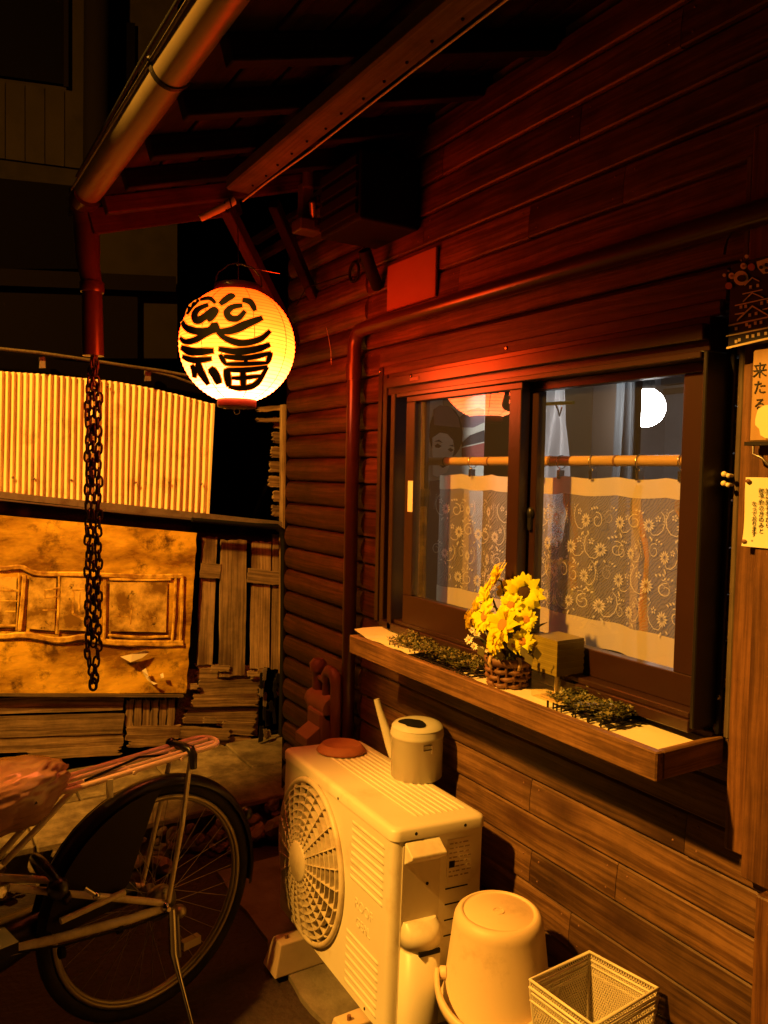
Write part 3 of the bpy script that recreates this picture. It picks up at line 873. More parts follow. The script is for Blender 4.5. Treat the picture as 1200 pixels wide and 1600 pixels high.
STROKES = [
    ([(195, 640), (230, 575), (292, 520)], 26), ([(300, 520), (380, 508), (428, 548)], 20),
    ([(372, 562), (290, 600), (262, 650), (285, 692), (345, 660), (415, 600), (448, 620)], 34), ([(445, 610), (400, 665), (372, 690)], 26),
    ([(465, 555), (545, 488), (572, 500)], 34), ([(640, 512), (705, 525), (742, 592)], 30),
    ([(640, 556), (560, 575), (520, 622), (548, 662), (610, 660), (662, 600)], 32),
    ([(155, 700), (200, 752), (300, 778), (385, 762), (420, 710)], 34), ([(450, 772), (560, 757), (680, 700), (800, 645)], 38),
    ([(420, 705), (440, 780)], 42), ([(140, 832), (190, 862), (270, 845), (350, 800), (432, 762)], 28),
    ([(450, 775), (520, 825), (640, 852), (780, 815), (862, 745)], 31),
    ([(150, 908), (250, 938), (418, 922)], 38), ([(160, 982), (260, 1005), (402, 985)], 30),
    ([(292, 1012), (312, 1090), (372, 1195)], 36), ([(240, 1048), (262, 1090), (256, 1148)], 30), ([(392, 1060), (430, 1110), (462, 1182)], 44),
    ([(460, 905), (600, 920), (760, 892), (862, 852)], 34), ([(470, 950), (512, 1022)], 22), ([(500, 962), (680, 965), (872, 918)], 26),
    ([(510, 1022), (680, 1012), (850, 998)], 22), ([(872, 915), (846, 1000)], 25), ([(672, 962), (672, 1012)], 18),
    ([(520, 1060), (540, 1202)], 34), ([(520, 1066), (680, 1060), (846, 1030)], 25), ([(540, 1206), (650, 1212), (760, 1172), (846, 1034)], 28),
    ([(650, 1062), (656, 1202)], 30), ([(560, 1132), (650, 1127), (812, 1102)], 20)]


def spline(P, n=5):
    out = []
    for i in range(len(P) - 1):
        p0 = P[max(i - 1, 0)]; p1 = P[i]; p2 = P[i + 1]; p3 = P[min(i + 2, len(P) - 1)]
        for j in range(n):
            t = j / n
            out.append(tuple(.5 * ((2 * p1[c]) + (-p0[c] + p2[c]) * t + (2 * p0[c] - 5 * p1[c] + 4 * p2[c] - p3[c]) * t * t + (-p0[c] + 3 * p1[c] - 3 * p2[c] + p3[c]) * t ** 3) for c in range(2)))
    out.append(P[-1]); return out


for pts, wd in STROKES:
    P = spline(pts); vs = []; n = len(P)
    for i, p in enumerate(P):
        q = P[min(i + 1, n - 1)]; o_ = P[max(i - 1, 0)]
        dx, dy = q[0] - o_[0], q[1] - o_[1]; L = math.hypot(dx, dy) or 1
        ww = wd * 1.5 / 2 * (0.55 + 0.55 * math.sin(PI * min(1, (i + .6) / n))) * random.uniform(.93, 1.07)
        px, py = -dy / L * ww, dx / L * ww
        for kk in (1.012, 1.018):
            vs.append(on_lantern(p[0] + px, p[1] + py, kk)); vs.append(on_lantern(p[0] - px, p[1] - py, kk))
    fs = []
    for i in range(n - 1):
        a = 4 * i; b = 4 * (i + 1)
        fs += [(a + 2, a + 3, b + 3, b + 2), (a, b, b + 1, a + 1), (a, a + 2, b + 2, b), (a + 1, b + 1, b + 3, a + 3)]
    fs += [(0, 1, 3, 2), (4 * n - 4, 4 * n - 2, 4 * n - 1, 4 * n - 3)]
    bs_ = fixn(obj('brush_stroke', MB().add(vs, fs), M['ink'], lan))
    # glowing red strip under each stroke imitates light through thin ink
    vb = []
    for i, p in enumerate(P):
        q = P[min(i + 1, n - 1)]; o_ = P[max(i - 1, 0)]
        dx, dy = q[0] - o_[0], q[1] - o_[1]; L = math.hypot(dx, dy) or 1
        ww = (wd * 1.5 / 2 * (0.55 + 0.55 * math.sin(PI * min(1, (i + .6) / n))) + 6.5) * random.uniform(.92, 1.1)
        ex = 7 if i in (0, n - 1) else 0; sg_ = -1 if i == 0 else 1
        bx0, by0 = p[0] + dx / L * ex * sg_, p[1] + dy / L * ex * sg_
        vb.append(on_lantern(bx0 - dy / L * ww, by0 + dx / L * ww, 1.0085)); vb.append(on_lantern(bx0 + dy / L * ww, by0 - dx / L * ww, 1.0085))
    obj('ink_glow', MB().add(vb, [(2 * i, 2 * i + 1, 2 * i + 3, 2 * i + 2) for i in range(n - 1)]), M['ink_glow'], bs_)
# paper seams
for a in (0.28, 0.95, -.62):
    pts = []
    for i in range(14):
        t = t0 + .05 + (PI - 2 * t0 - .1) * i / 13
        d = (e_f - V((0, 0, e_f.z))).normalized() * math.cos(a) + e_r * math.sin(a)
        pts.append(d * LR * 1.004 * math.sin(t) + V((0, 0, LR * 1.004 * math.cos(t))))
    obj('paper_seam', MB().tube(pts, .0011, 5), M['orange_cloth'], lan)
# hanger: bail wire and cord
zt2 = zt + .022
bail = [e_r * -.072 + V((0, 0, zt2)), e_r * -.062 + V((0, 0, zt2 + .035)), e_r * -.03 + V((0, 0, zt2 + .062)), V((0, 0, zt2 + .070)), e_r * .045 + V((0, 0, zt2 + .058)), e_r * .07 + V((0, 0, zt2 + .03)), e_r * .075 + V((0, 0, zt2))]
hg = MB().tube(bail, .0022, 6).tube([(0, 0, zt2), (0, 0, zt2 + .07)], .0022, 6).ball((0, 0, zt2 + .066), .006, 8, 6)
hg.tube([(0, 0, zt2 + .066), e_r * .04 + V((0, 0, zt2 + .056)), e_r * .13 + V((0, 0, zt2 + .045))], .0012, 5)
obj('bail_wire', hg, M['chrome'], lan)
obj('hanging_cord', MB().tube([(0, 0, zt2 + .07), (.004, 0, zt2 + .15), (.03, -.004, 2.445 - LC.z)], .0016, 5), M['ink'], lan)

# ================================================================== rain chain
rc = thing('rain_chain', 'long doubled dark iron chain hanging from the downpipe end', 'chain', (2.905, .910, 1.99))
lk = []
for i in range(14):
    a = 2 * PI * i / 14
    lk.append((0.0098 * math.cos(a), 0, 0.0145 * math.sin(a) + (.005 if math.sin(a) > 0 else -.005)))
link = MB().tube(lk, .0044, 6, closed=True).mesh('chain_link'); link.materials.append(M['chain'])
random.seed(3)
nl_ = 40
bot = 0.85
for s in (-1, 1):
    for i in range(nl_):
        t = i / (nl_ - 1)
        z = 1.985 - (1.985 - bot) * t
        off = .0175 * min(1, t * 9) * (1 - max(0, (t - .92) / .08) * .72) + .003 * math.sin(i * 1.3 + s)
        o = bpy.data.objects.new('chain_link', link); COL.objects.link(o); o.parent = rc
        q = e_r * (off * s)
        o.location = V((q.x, q.y, z - 1.99))
        rot = (0.35 if i % 2 else 0.35 + PI / 2) + random.uniform(-.3, .3) + 1.0 * s
        o.rotation_euler = (random.uniform(-.12, .12), random.uniform(-.12, .12), rot)
for i in range(34):      # third, inner strand
    o = bpy.data.objects.new('chain_link', link); COL.objects.link(o); o.parent = rc
    o.location = (random.uniform(-.004, .004), random.uniform(-.004, .004), -.02 - i * .030)
    o.rotation_euler = (0, random.uniform(-.1, .1), (i % 2) * PI / 2 + random.uniform(-.3, .3))
o = bpy.data.objects.new('chain_link', link); COL.objects.link(o); o.parent = rc
o.location = (0, 0, bot - 1.99 - .022); o.rotation_euler = (0, 0, 1.1); o.scale = (1.2, 1.2, 1.1)

# ================================================================== items under the eaves
pl = bx('wall_plate', (2.108, 0.013, 2.165), (2.405, 0.024, 2.322), M['plate'], None, .002)
tag(pl, 'plain square panel fixed to the siding above the pipe corner', 'panel')
hood = thing('exhaust_hood', 'black box-shaped exhaust hood mounted high under the eaves', 'vent', (2.36, 0.0, 2.32))
obj('hood_body', MB().box((2.22, 0.015, 2.40), (2.50, 0.24, 2.62)), M['black'], hood, True, .008)
hl = MB()
for k in range(4): hl.box((2.235, 0.242, 2.42 + .05 * k), (2.485, 0.25, 2.45 + .05 * k))
obj('louvre', hl, M['black_alu'], hood, True)
obj('duct', MB().tube([(2.40, .12, 2.36), (2.42, .08, 2.30), (2.46, .03, 2.26)], .022, 12), M['black'], hood, True)
fl = thing('flood_light', 'small unlit floodlight with hinged bracket under the eaves', 'floodlight', (2.74, .2, 2.5))
obj('bracket_plate', MB().box((2.70, .17, 2.50), (2.745, .215, 2.66)), M['steel'], fl, True, .003)
obj('lamp_body', MB().box((2.64, .16, 2.47), (2.72, .25, 2.515)), M['steel'], fl, True, .006)
obj('pivot', MB().lathe([(.02, -.03), (.02, .03)], (2.69, .2, 2.67), 14), M['steel'], fl, True)
obj('thumb_screw', MB().tube([(2.66, .19, 2.52), (2.63, .21, 2.57)], .012, 10), M['steel'], fl, True)
sp = thing('wall_bracket', 'small bent white bracket on the upper wall beside the exhaust hood', 'bracket', (2.38, .03, 2.5))
obj('bent_arm', MB().tube([(2.37, .02, 2.545), (2.385, .06, 2.555), (2.41, .11, 2.53)], [.02, .019, .015], 12), M['block'], sp, True)
obj('foot_plate', MB().box((2.34, .013, 2.475), (2.40, .045, 2.545)), M['block'], sp, True, .006)
cb = thing('hanging_cable', 'thin black cable looped into a ring on the upper wall', 'cable', (2.63, .03, 2.35))
ring = arc((2.625, .035, 2.345), .035, 0, 2 * PI, 18, (1, 0, 0), (0, 0, 1))[:-1]
obj('cable_ring', MB().tube(ring, .006, 6, closed=True), M['black'], cb, True)
obj('cable_lead', MB().tube([(2.60, .035, 2.37), (2.52, .04, 2.44), (2.42, .05, 2.51)], .004, 6).tube([(2.66, .035, 2.345), (2.9, .1, 2.33), (3.1, .05, 2.30)], .002, 5), M['black'], cb, True)
ww = thing('stray_wire', 'thin stray wire curving down the dark siding', 'wire', (2.80, .03, 2.1))
obj('wire_strand', MB().tube([at(510, 512, 'Y', .03), at(514, 530, 'Y', .034), at(517, 550, 'Y', .034), at(518, 570, 'Y', .03)], .0012, 5), M['wire'], ww, True)

# ================================================================== flower box under the window
bxs = thing('flower_box', 'long brown wooden shelf box under the sliding window', 'flower box', (1.65, .0, 1.0))
XA, XB = 1.020, 2.270
beam('front_board', (XA, .214, 1.0325), (XB, .214, 1.0325), .022, .060, M['box_wood'], bxs, bevel=.003)
beam('end_board', (XA + .009, .204, 1.0325), (XA + .009, .016, 1.0325), .018, .058, M['box_wood'], bxs, bevel=.003)
beam('end_board', (XB - .009, .204, 1.0325), (XB - .009, .016, 1.0325), .018, .058, M['box_wood'], bxs, bevel=.003)
beam('back_batten', (XA + .02, .020, 1.050), (XB - .02, .020, 1.050), .014, .030, M['box_wood'], bxs, bevel=.002)
beam('bottom_board', (XA + .02, .115, 1.012), (XB - .02, .115, 1.012), .178, .016, M['box_wood'], bxs, bevel=.002)
bx('liner_board', (XA + .02, .03, 1.0215), (1.75, .200, 1.052), M['liner'], bxs, .002)
# curled card at the far end
mb = MB(); vs = []; fs = []
for i in range(9):
    for j in range(7):
        x = 1.95 + .33 * i / 8; y = .012 + .19 * j / 6
        z = 1.063 + .014 * max(0, (i - 5) / 3) ** 2 + (.02 * max(0, (2 - j) / 2) if i < 6 else .006 * max(0, 2 - j)) + .002 * math.sin(i * 2 + j)
        vs.append((x, y, z))
for i in range(8):
    for j in range(6):
        a = i * 7 + j; fs.append((a, a + 7, a + 8, a + 1))
n_ = len(vs); vs2 = vs + [(x, y, z - .0012) for x, y, z in vs]
mb.add(vs2, fs + [tuple(reversed([q + n_ for q in f])) for f in fs], True)
tag(obj('paper_sheet', mb, M['liner']), 'curled white card lying at the far end of the flower box', 'paper')


def leafmat(name, x0, x1, y0, y1, z, n, label, seed):
    random.seed(seed)
    t = thing(name, label, 'artificial plants', ((x0 + x1) / 2, (y0 + y1) / 2, z))
    gr = MB()
    k = 0; x = x0
    while x < x1 + .001:
        gr.tube([(x, y0, z + .006), (x, y1, z + .006)], .0022, 5); x += .028
    y = y0
    while y < y1 + .001:
        gr.tube([(x0, y, z + .006), (x1, y, z + .006)], .0022, 5); y += .028
    for i in range(26):
        x = random.uniform(x0, x1); y = random.choice((y0, y1)); gr.tube([(x, y, z), (x, y, z + .018)], .002, 5)
    obj('base_grid', gr, M['black_alu'], t, True)
    for kind, m_ in ((0, M['leaf']), (1, M['leaf2'])):
        lf = MB()
        for i in range(n):
            cx = random.uniform(x0, x1); cy = random.uniform(y0, y1)
            hh = .012 + .034 * (0.5 + .5 * noise.noise(V((cx * 22, cy * 22, seed)))) * random.uniform(.6, 1.25)
            for q in range(4):
                a = random.uniform(0, 2 * PI); L = random.uniform(.007, .013); el = random.uniform(-.1, .9)
                d = V((math.cos(a) * math.cos(el), math.sin(a) * math.cos(el), math.sin(el))); sd = V((-math.sin(a), math.cos(a), random.uniform(-.3, .3))) * L * .34
                p = V((cx, cy, z + hh + random.uniform(-.006, .006)))
                lf.add([p, p + d * L * .5 + sd, p + d * L, p + d * L * .5 - sd], [(0, 1, 2, 3)])
        o = obj('leaves', lf, m_, t, True); o['kind'] = 'stuff'
    return t


leafmat('leafy_mat', 1.66, 2.10, .045, .185, 1.052, 520, 'longer mat of small artificial leaves at the far side of the sunflowers', 21)
leafmat('leafy_mat', 1.180, 1.375, .05, .185, 1.052, 380, 'shorter mat of small artificial leaves on black grid beside the white board', 33)

# basket of flowers
FX, FY, FZ = 1.575, .135, 1.052
bk = thing('flower_basket', 'small round brown woven basket holding the sunflowers', 'basket', (FX, FY, FZ))
rr = lambda h: .045 + .012 * h / .075
for k in range(16):
    a = 2 * PI * k / 16
    st_ = [V((math.cos(a) * (rr(h) + .001), math.sin(a) * (rr(h) + .001), h)) for h in (0, .025, .05, .075)]
    obj('stake', MB().tube(st_, .0042, 6), M['wicker'], bk)
for r, h in enumerate((.008, .026, .044)):
    pts = [V((math.cos(2 * PI * i / 32) * (rr(h) + (.005 if (i // 2 + r) % 2 else -.004)), math.sin(2 * PI * i / 32) * (rr(h) + (.005 if (i // 2 + r) % 2 else -.004)), h)) for i in range(32)]
    obj('weaver', MB().tube(pts, .0065, 6, closed=True), M['wicker'], bk)
obj('rim_band', MB().lathe([(rr(.06), .058), (rr(.06) + .006, .058), (rr(.075) + .007, .078), (rr(.075), .078)], (0, 0, 0), 32, cap=False), M['wicker'], bk)
for k in range(5):
    a = 2 * PI * k / 5 + .4
    obj('lashing', MB().tube([V((math.cos(a) * .058, math.sin(a) * .058, .054)), V((math.cos(a) * .067, math.sin(a) * .067, .066)), V((math.cos(a) * .063, math.sin(a) * .063, .081)), V((math.cos(a) * .052, math.sin(a) * .052, .08))], .005, 6), M['wicker2'], bk)
obj('filling', MB().lathe([(.001, .066), (.03, .068), (.05, .06)], (0, 0, 0), 20, cap=False), M['leaf'], bk)

bq = thing('sunflower_bouquet', 'bunch of yellow artificial sunflowers standing in the woven basket', 'flowers', (FX, FY, FZ + .07))


def flower(u, v, y, rpx, face, mt, seedm, npet=13, seed_r=.34, droop=.1):
    c = at(u, v, 'Y', y); dist = (c - EYE).dot(FWD); R = 1.14 * rpx * dist / 1236.7
    face = V(face).normalized()
    a = face.cross(V((0, 0, 1)));
    a = a.normalized() if a.length > .05 else V((1, 0, 0))
    b = face.cross(a).normalized()
    mb = MB()
    for lay in range(2):
        for k in range(npet):
            th = 2 * PI * (k + .5 * lay) / npet + random.uniform(-.08, .08); L = R * random.uniform(.85, 1.08) * (1 - .12 * lay)
            d = a * math.cos(th) + b * math.sin(th); s_ = (a * -math.sin(th) + b * math.cos(th)) * (L * .235)
            up = face * (L * random.uniform(.05, .32) * (1 + lay))
            p0 = c + d * L * .18; p1 = c + d * L * .6 + up * .9; p2 = c + d * L + up * random.uniform(.3, .9)
            mb.add([p0 - s_ * .4, p0 + s_ * .4, p1 + s_, p1 - s_, p2 + s_ * .15, p2 - s_ * .15, p1 + face * L * -.03 + up * .0, ], [(0, 1, 2, 3), (3, 2, 4, 5)], True)
    h = obj('flower_head', mb, mt, bq, True)
    rot = V((0, 0, 1)).rotation_difference(face).to_matrix()
    sd = MB().lathe([(R * seed_r, -R * .02), (R * seed_r * 1.0, R * .10), (R * seed_r * .7, R * .17), (.0005, R * .15)], c, 18, rot)
    obj('seed_disc', sd, seedm, h, True)
    base = V((FX, FY, FZ + .05)) + V((random.uniform(-.03, .03), random.uniform(-.03, .03), 0))
    mid = (base + c) / 2 + face * -.015
    obj('stem', MB().tube([base, mid, c - face * .012, c], .0028, 6), M['leaf'], bq, True)
    return c


random.seed(17)
tocam = (EYE - V((1.6, .15, 1.2))).normalized()
fl_ = [(777, 905, .15, 27, (.55, .75, .5), 'petal', 'seed2'), (762, 932, .16, 26, (.6, .9, .25), 'petal2', 'seed2'), (747, 957, .16, 22, (.8, .6, .1), 'petal', 'seed2'),
       (819, 926, .14, 29, (-.75, .8, .25), 'petal2', 'seed'), (799, 945, .17, 19, (-.3, .9, .3), 'petal2', 'seed2'), (760, 963, .19, 28, (.2, .95, .3), 'petal2', 'seed2'),
       (787, 977, .195, 29, (.0, .9, .35), 'petal', 'seed2'), (823, 968, .16, 17, (-.5, .8, .2), 'petal2', 'seed2'), (817, 1002, .17, 18, (-.5, .85, .1), 'petal2', 'seed2'),
       (776, 1001, .2, 21, (.1, .9, .1), 'petal', 'seed2'), (737, 968, .15, 16, (.9, .5, .0), 'petal', 'seed2'), (790, 920, .12, 18, (.1, .7, .6), 'petal', 'seed2'), (803, 1008, .185, 12, (-.2, .9, -.2), 'petal2', 'seed2')]
for (u, v, y, r, f, m_, s_) in fl_: flower(u, v, y, r, f, M[m_], M[s_])
for (u, v, y, r) in ((733, 1000, .17, 7), (741, 1010, .18, 6), (745, 991, .17, 6), (757, 1021, .18, 6), (752, 1015, .18, 5), (738, 985, .16, 5)):
    flower(u, v, y, r, tocam + V((random.uniform(-.3, .3), 0, .2)), M['white_petal'], M['seed2'], 5, .2)
lf = MB()
for k in range(46):
    a = random.uniform(0, 2 * PI); r = random.uniform(.03, .095); h = random.uniform(.08, .2)
    p = V((FX + math.cos(a) * r * .9, FY + math.sin(a) * r * .55, FZ + h)); L = random.uniform(.02, .042)
    d = V((math.cos(a), math.sin(a), random.uniform(-.3, .8))).normalized(); s_ = d.cross(V((0, 0, 1))).normalized() * L * .3
    lf.add([p, p + d * L * .45 + s_ + V((0, 0, .004)), p + d * L, p + d * L * .45 - s_ + V((0, 0, .004))], [(0, 1, 2), (0, 2, 3)], False)
obj('foliage', lf, M['leaf'], bq, True)
lf = MB()
for (u, v) in ((823, 1030), (831, 1040), (840, 1032), (770, 1030), (782, 1033), (762, 1036), (756, 1028)):
    p = at(u, v, 'Y', .19); d = V((random.uniform(-1, 1), .3, 1)).normalized(); L = .035; s_ = d.cross(tocam).normalized() * .011
    lf.add([p, p + d * L * .5 + s_, p + d * L, p + d * L * .5 - s_], [(0, 1, 2), (0, 2, 3)])
obj('foliage', lf, M['leaf2'], bq, True)

# amber cube lamp on clear cube
AX, AY = 1.425, .105
cl = thing('garden_lamp', 'small unlit lamp with amber cube shade on a clear cube', 'lamp', (AX, AY, 1.052))
h = .044
sh = MB()
for k in range(11): sh.box((AX - h - (.0012 if k % 2 else 0), AY - h - (.0012 if k % 2 else 0), 1.120 + .0078 * k), (AX + h + (.0012 if k % 2 else 0), AY + h + (.0012 if k % 2 else 0), 1.1278 + .0078 * k))
obj('cube_shade', sh, M['shade'], cl, True)
obj('stem', MB().tube([(AX, AY, 1.057), (AX, AY, 1.12)], .006, 10), M['wire'], cl, True)
cb_ = MB().box((AX - h, AY - h, 1.0525), (AX + h, AY + h, 1.118))
obj('clear_cube', cb_, M['amber'], cl, True, .002)
obj('base_plate', MB().box((AX - .028, AY - .028, 1.0535), (AX + .028, AY + .028, 1.058)), M['wicker2'], cl, True)

# ================================================================== lace curtain
cur = thing('lace_curtain', 'half-height lace cafe curtain with floral embroidery behind the window glass', 'curtain', (1.65, -.075, 1.15))
CX0, CX1, CZ0, CZ1 = 1.075, 2.20, 1.150, 1.600


def cy(x, z): return -.078 + .010 * math.sin(x * 21) * (.5 + .5 * (CZ1 - z) / (CZ1 - CZ0)) + .006 * math.sin(x * 47 + 1)


def cdz(x): return -.006 * abs(math.sin((x - 1.1) * PI / .165))


def sheet(z0, z1, nz_, off=0.0, x0=CX0, x1=CX1, top=False):
    mb = MB(); vs = []; fs = []; nx_ = max(4, int((x1 - x0) / .012))
    for i in range(nx_ + 1):
        x = x0 + (x1 - x0) * i / nx_
        for j in range(nz_ + 1):
            z = z0 + (z1 - z0) * j / nz_
            vs.append((x, cy(x, z) + off, z + cdz(x) * ((z - CZ0) / (CZ1 - CZ0))))
    for i in range(nx_):
        for j in range(nz_):
            a = i * (nz_ + 1) + j; fs.append((a, a + nz_ + 1, a + nz_ + 2, a + 1))
    return mb.add(vs, fs, True)


obj('lace_panel', sheet(CZ0 + .072, CZ1 - .046, 14), M['net'], cur, True)
obj('top_hem', sheet(CZ1 - .047, CZ1, 3, .0012), M['hem'], cur, True)
obj('bottom_hem', sheet(CZ0, CZ0 + .073, 4, .0012), M['hem'], cur, True)
for x in (2.035, 1.70, 1.335): obj('seam_strip', sheet(CZ0 + .072, CZ1 - .046, 12, .0015, x, x + (.038 if x > 1.5 else .03)), M['tape'], cur, True)


def motif_mesh():
    mb = MB()
    def strip(pts, w):
        for a, b in zip(pts[:-1], pts[1:]):
            a = V((a[0], 0, a[1])); b = V((b[0], 0, b[1])); t = (b - a).normalized(); s_ = V((t.z, 0, -t.x)) * w / 2
            mb.add([a - s_, b - s_, b + s_, a + s_], [(0, 1, 2, 3)])
    def leaf(cx, cz, ang, L, W):
        d = V((math.cos(ang), 0, math.sin(ang))); s_ = V((-math.sin(ang), 0, math.cos(ang)))
        c = V((cx, 0, cz)); mb.add([c, c + d * L * .5 + s_ * W, c + d * L, c + d * L * .5 - s_ * W], [(0, 1, 2, 3)])
    for k in range(12):      # big daisy
        a = 2 * PI * k / 12; leaf(.004 * math.cos(a), .004 * math.sin(a), a, .0165, .0028)
    for k in range(5):       # small blossom
        a = 2 * PI * k / 5 + .4; leaf(.028 + .002 * math.cos(a), .020 + .002 * math.sin(a), a, .008, .0028)
    sp_ = [(-.046 + .022 * (1 - t / 20 * .75) * math.cos(1.2 + t * .42), .006 + .022 * (1 - t / 20 * .75) * math.sin(1.2 + t * .42)) for t in range(18)]
    strip(sp_, .0022)
    strip([(.0, -.012), (.014, -.026), (.030, -.024), (.044, -.010), (.050, .010), (.046, .030), (.036, .040)], .0022)
    for k in range(7): leaf(.052 + .002 * math.sin(k), -.012 + .008 * k, .2, .004, .0016)
    for (x, z, a) in ((-.01, -.026, -2.3), (.004, -.03, -.9), (.012, -.034, -1.6), (-.046, .036, .6), (-.036, .034, .6), (-.026, .030, .6)): leaf(x, z, a, .011, .003)
    return mb.mesh('lace_motif')


mm_ = motif_mesh(); mm_.materials.append(M['lace'])
for i in range(12):
    for j in range(6):
        x = CX1 - .06 - .104 * i + (.0 if j % 2 else .052); z = CZ0 + .112 + .074 * j
        if z > CZ1 - .066 or x < CX0 + .04 or x > CX1 - .05: continue
        o = bpy.data.objects.new('lace_motif', mm_); COL.objects.link(o); o.parent = cur
        o.location = V((x, cy(x, z) + .006, z)) - V(cur.location)
        sl = (cy(x + .02, z) - cy(x - .02, z)) / .04
        o.rotation_euler = (0, random.uniform(-.22, .22), math.atan(sl)); q = random.uniform(.82, 1.02); o.scale = (-q if (i + j) % 3 else q, 1, q)
# pole, rings and clips
pole = thing('bamboo_pole', 'horizontal bamboo curtain pole across the inside of the window', 'pole', (1.65, -.075, 1.64))
pm = MB(); pts = []; rs = []
xs = [1.02, 1.16, 1.163, 1.166, 1.42, 1.423, 1.426, 1.66, 1.663, 1.666, 1.93, 1.933, 1.936, 2.16, 2.163, 2.166, 2.26]
for i, x in enumerate(xs):
    pts.append((x, -.075, 1.641)); rs.append(.0150 if (i % 3 == 2) else .0137)
obj('pole_cane', pm.tube(pts, rs, 14), M['bamboo'], pole, True)
for x in (1.42, 1.66, 1.93, 2.163, 1.163): obj('pole_node', MB().tube([(x - .002, -.075, 1.641), (x + .004, -.075, 1.641)], .0152, 14), M['wicker'], pole, True)
for x in (2.02, 1.70, 1.50, 1.345, 1.22, 1.62):
    rg = MB().tube(arc((x, -.075, 1.638), .0185, 0, 2 * PI, 16, (0, 1, 0), (0, 0, 1))[:-1], .0014, 5, closed=True)
    rg.box((x - .005, -.083, 1.592), (x + .005, -.064, 1.616)); rg.tube([(x - .004, -.07, 1.612), (x, -.07, 1.624), (x + .004, -.07, 1.612)], .0014, 5)
    obj('curtain_clip', rg, M['chrome'], cur, True)

# ================================================================== room behind the window
rm = MB()
rm.box((0.3, -2.35, 0.2), (3.15, -2.30, 2.45)); rm.box((3.10, -2.30, 0.2), (3.15, -0.13, 2.45)); rm.box((0.3, -2.30, 0.2), (0.35, -0.13, 2.45))
obj('interior_wall', rm, M['inner_wall'], house, True)
obj('interior_floor', MB().box((0.3, -2.35, 0.15), (3.15, -0.13, 0.2)), M['inner_brown'], house, True)
obj('interior_ceiling', MB().box((0.3, -2.35, 2.20), (3.15, -0.13, 2.25)), M['inner_wall'], house, True)
obj('ceiling_cornice', MB().box((0.36, -2.29, 2.13), (3.09, -2.24, 2.19)).box((0.36, -2.295, 2.08), (3.09, -2.26, 2.11)), M['inner_brown'], house, True)
# pillars and partitions seen through the panes
q = at(925, 640, 'Y', -.9); q2 = at(966, 640, 'Y', -.9)
bx('interior_post', (q2.x, -.98, .2), (q.x, -.9, 2.2), M['inner_dark'], house)
q = at(757, 650, 'Y', -.45); q2 = at(812, 650, 'Y', -.45)
bx('interior_post', (q2.x, -.60, .2), (q.x, -.45, 2.2), M['inner_brown'], house)
q = at(878, 650, 'Y', -1.0); q2 = at(926, 650, 'Y', -1.0)
bx('interior_panel', (q2.x, -1.03, .2), (q.x, -1.0, 2.2), M['print_tan'], house)
q = at(990, 650, 'Y', -.62); q2 = at(996.5, 650, 'Y', -.62)
bx('interior_bar', (q2.x, -.64, 1.5), (q.x, -.62, 2.2), M['inner_dark'], house, .002)
GP = at(1009, 637, 'Y', -.82)
gl = thing('globe_lamp', 'lit white globe lamp hanging inside behind the right window pane', 'lamp', GP)
obj('globe', MB().ball((0, 0, 0), .0695, 32, 20), M['globe'], gl)
obj('suspension', MB().tube([(0, 0, .086), (0, 0, 2.2 - GP.z)], .004, 6).lathe([(.03, .066), (.03, .10), (.01, .11)], (0, 0, 0), 16), M['black'], gl)
# milky sheet on a rod
fs_ = thing('plastic_sheet', 'milky plastic sheet hanging from a yellow rod behind the glass', 'plastic sheet', at(865, 660, 'Y', -.4))
mb = MB(); vs = []; fs = []
for i in range(25):
    for j in range(13):
        p = at(842 + 42 * i / 24, 640, 'Y', -.4); z = 1.92 - .55 * j / 12
        vs.append((p.x, -.4 + .018 * math.sin(i * .9 + j * .25) + .012 * math.sin(i * .35 - j * .5), z - .012 * math.sin(i * .5)))
for i in range(24):
    for j in range(12):
        a = i * 13 + j; fs.append((a, a + 1, a + 14, a + 13))
mb.add(vs, fs, True)
obj('sheet', mb, M['clear_film'], fs_, True)
obj('rod', MB().tube([at(835, 632, 'Y', -.36), at(896, 629, 'Y', -.36)], .006, 8), M['yellow_rod'], fs_, True)
obj('hook', MB().tube([at(868, 632, 'Y', -.36), at(872, 640, 'Y', -.36), at(874, 650, 'Y', -.36), at(878, 636, 'Y', -.36)], .003, 6), M['chrome'], fs_, True)
# bluish hanging clear sheet right of the post
gs = thing('clear_sheet', 'folded clear plastic hanging between the post and the globe lamp', 'plastic sheet', at(978, 660, 'Y', -.6))
mb = MB(); vs = []; fs = []
for i in range(19):
    for j in range(9):
        p = at(966 + 24 * i / 18, 640, 'Y', -.6); vs.append((p.x, -.6 + .014 * math.sin(i * 1.2) + .004 * j * math.sin(i * .6), 2.1 - .75 * j / 8))
for i in range(18):
    for j in range(8):
        a = i * 9 + j; fs.append((a, a + 1, a + 10, a + 9))
obj('sheet', mb.add(vs, fs, True), M['thin_film'], gs, True)
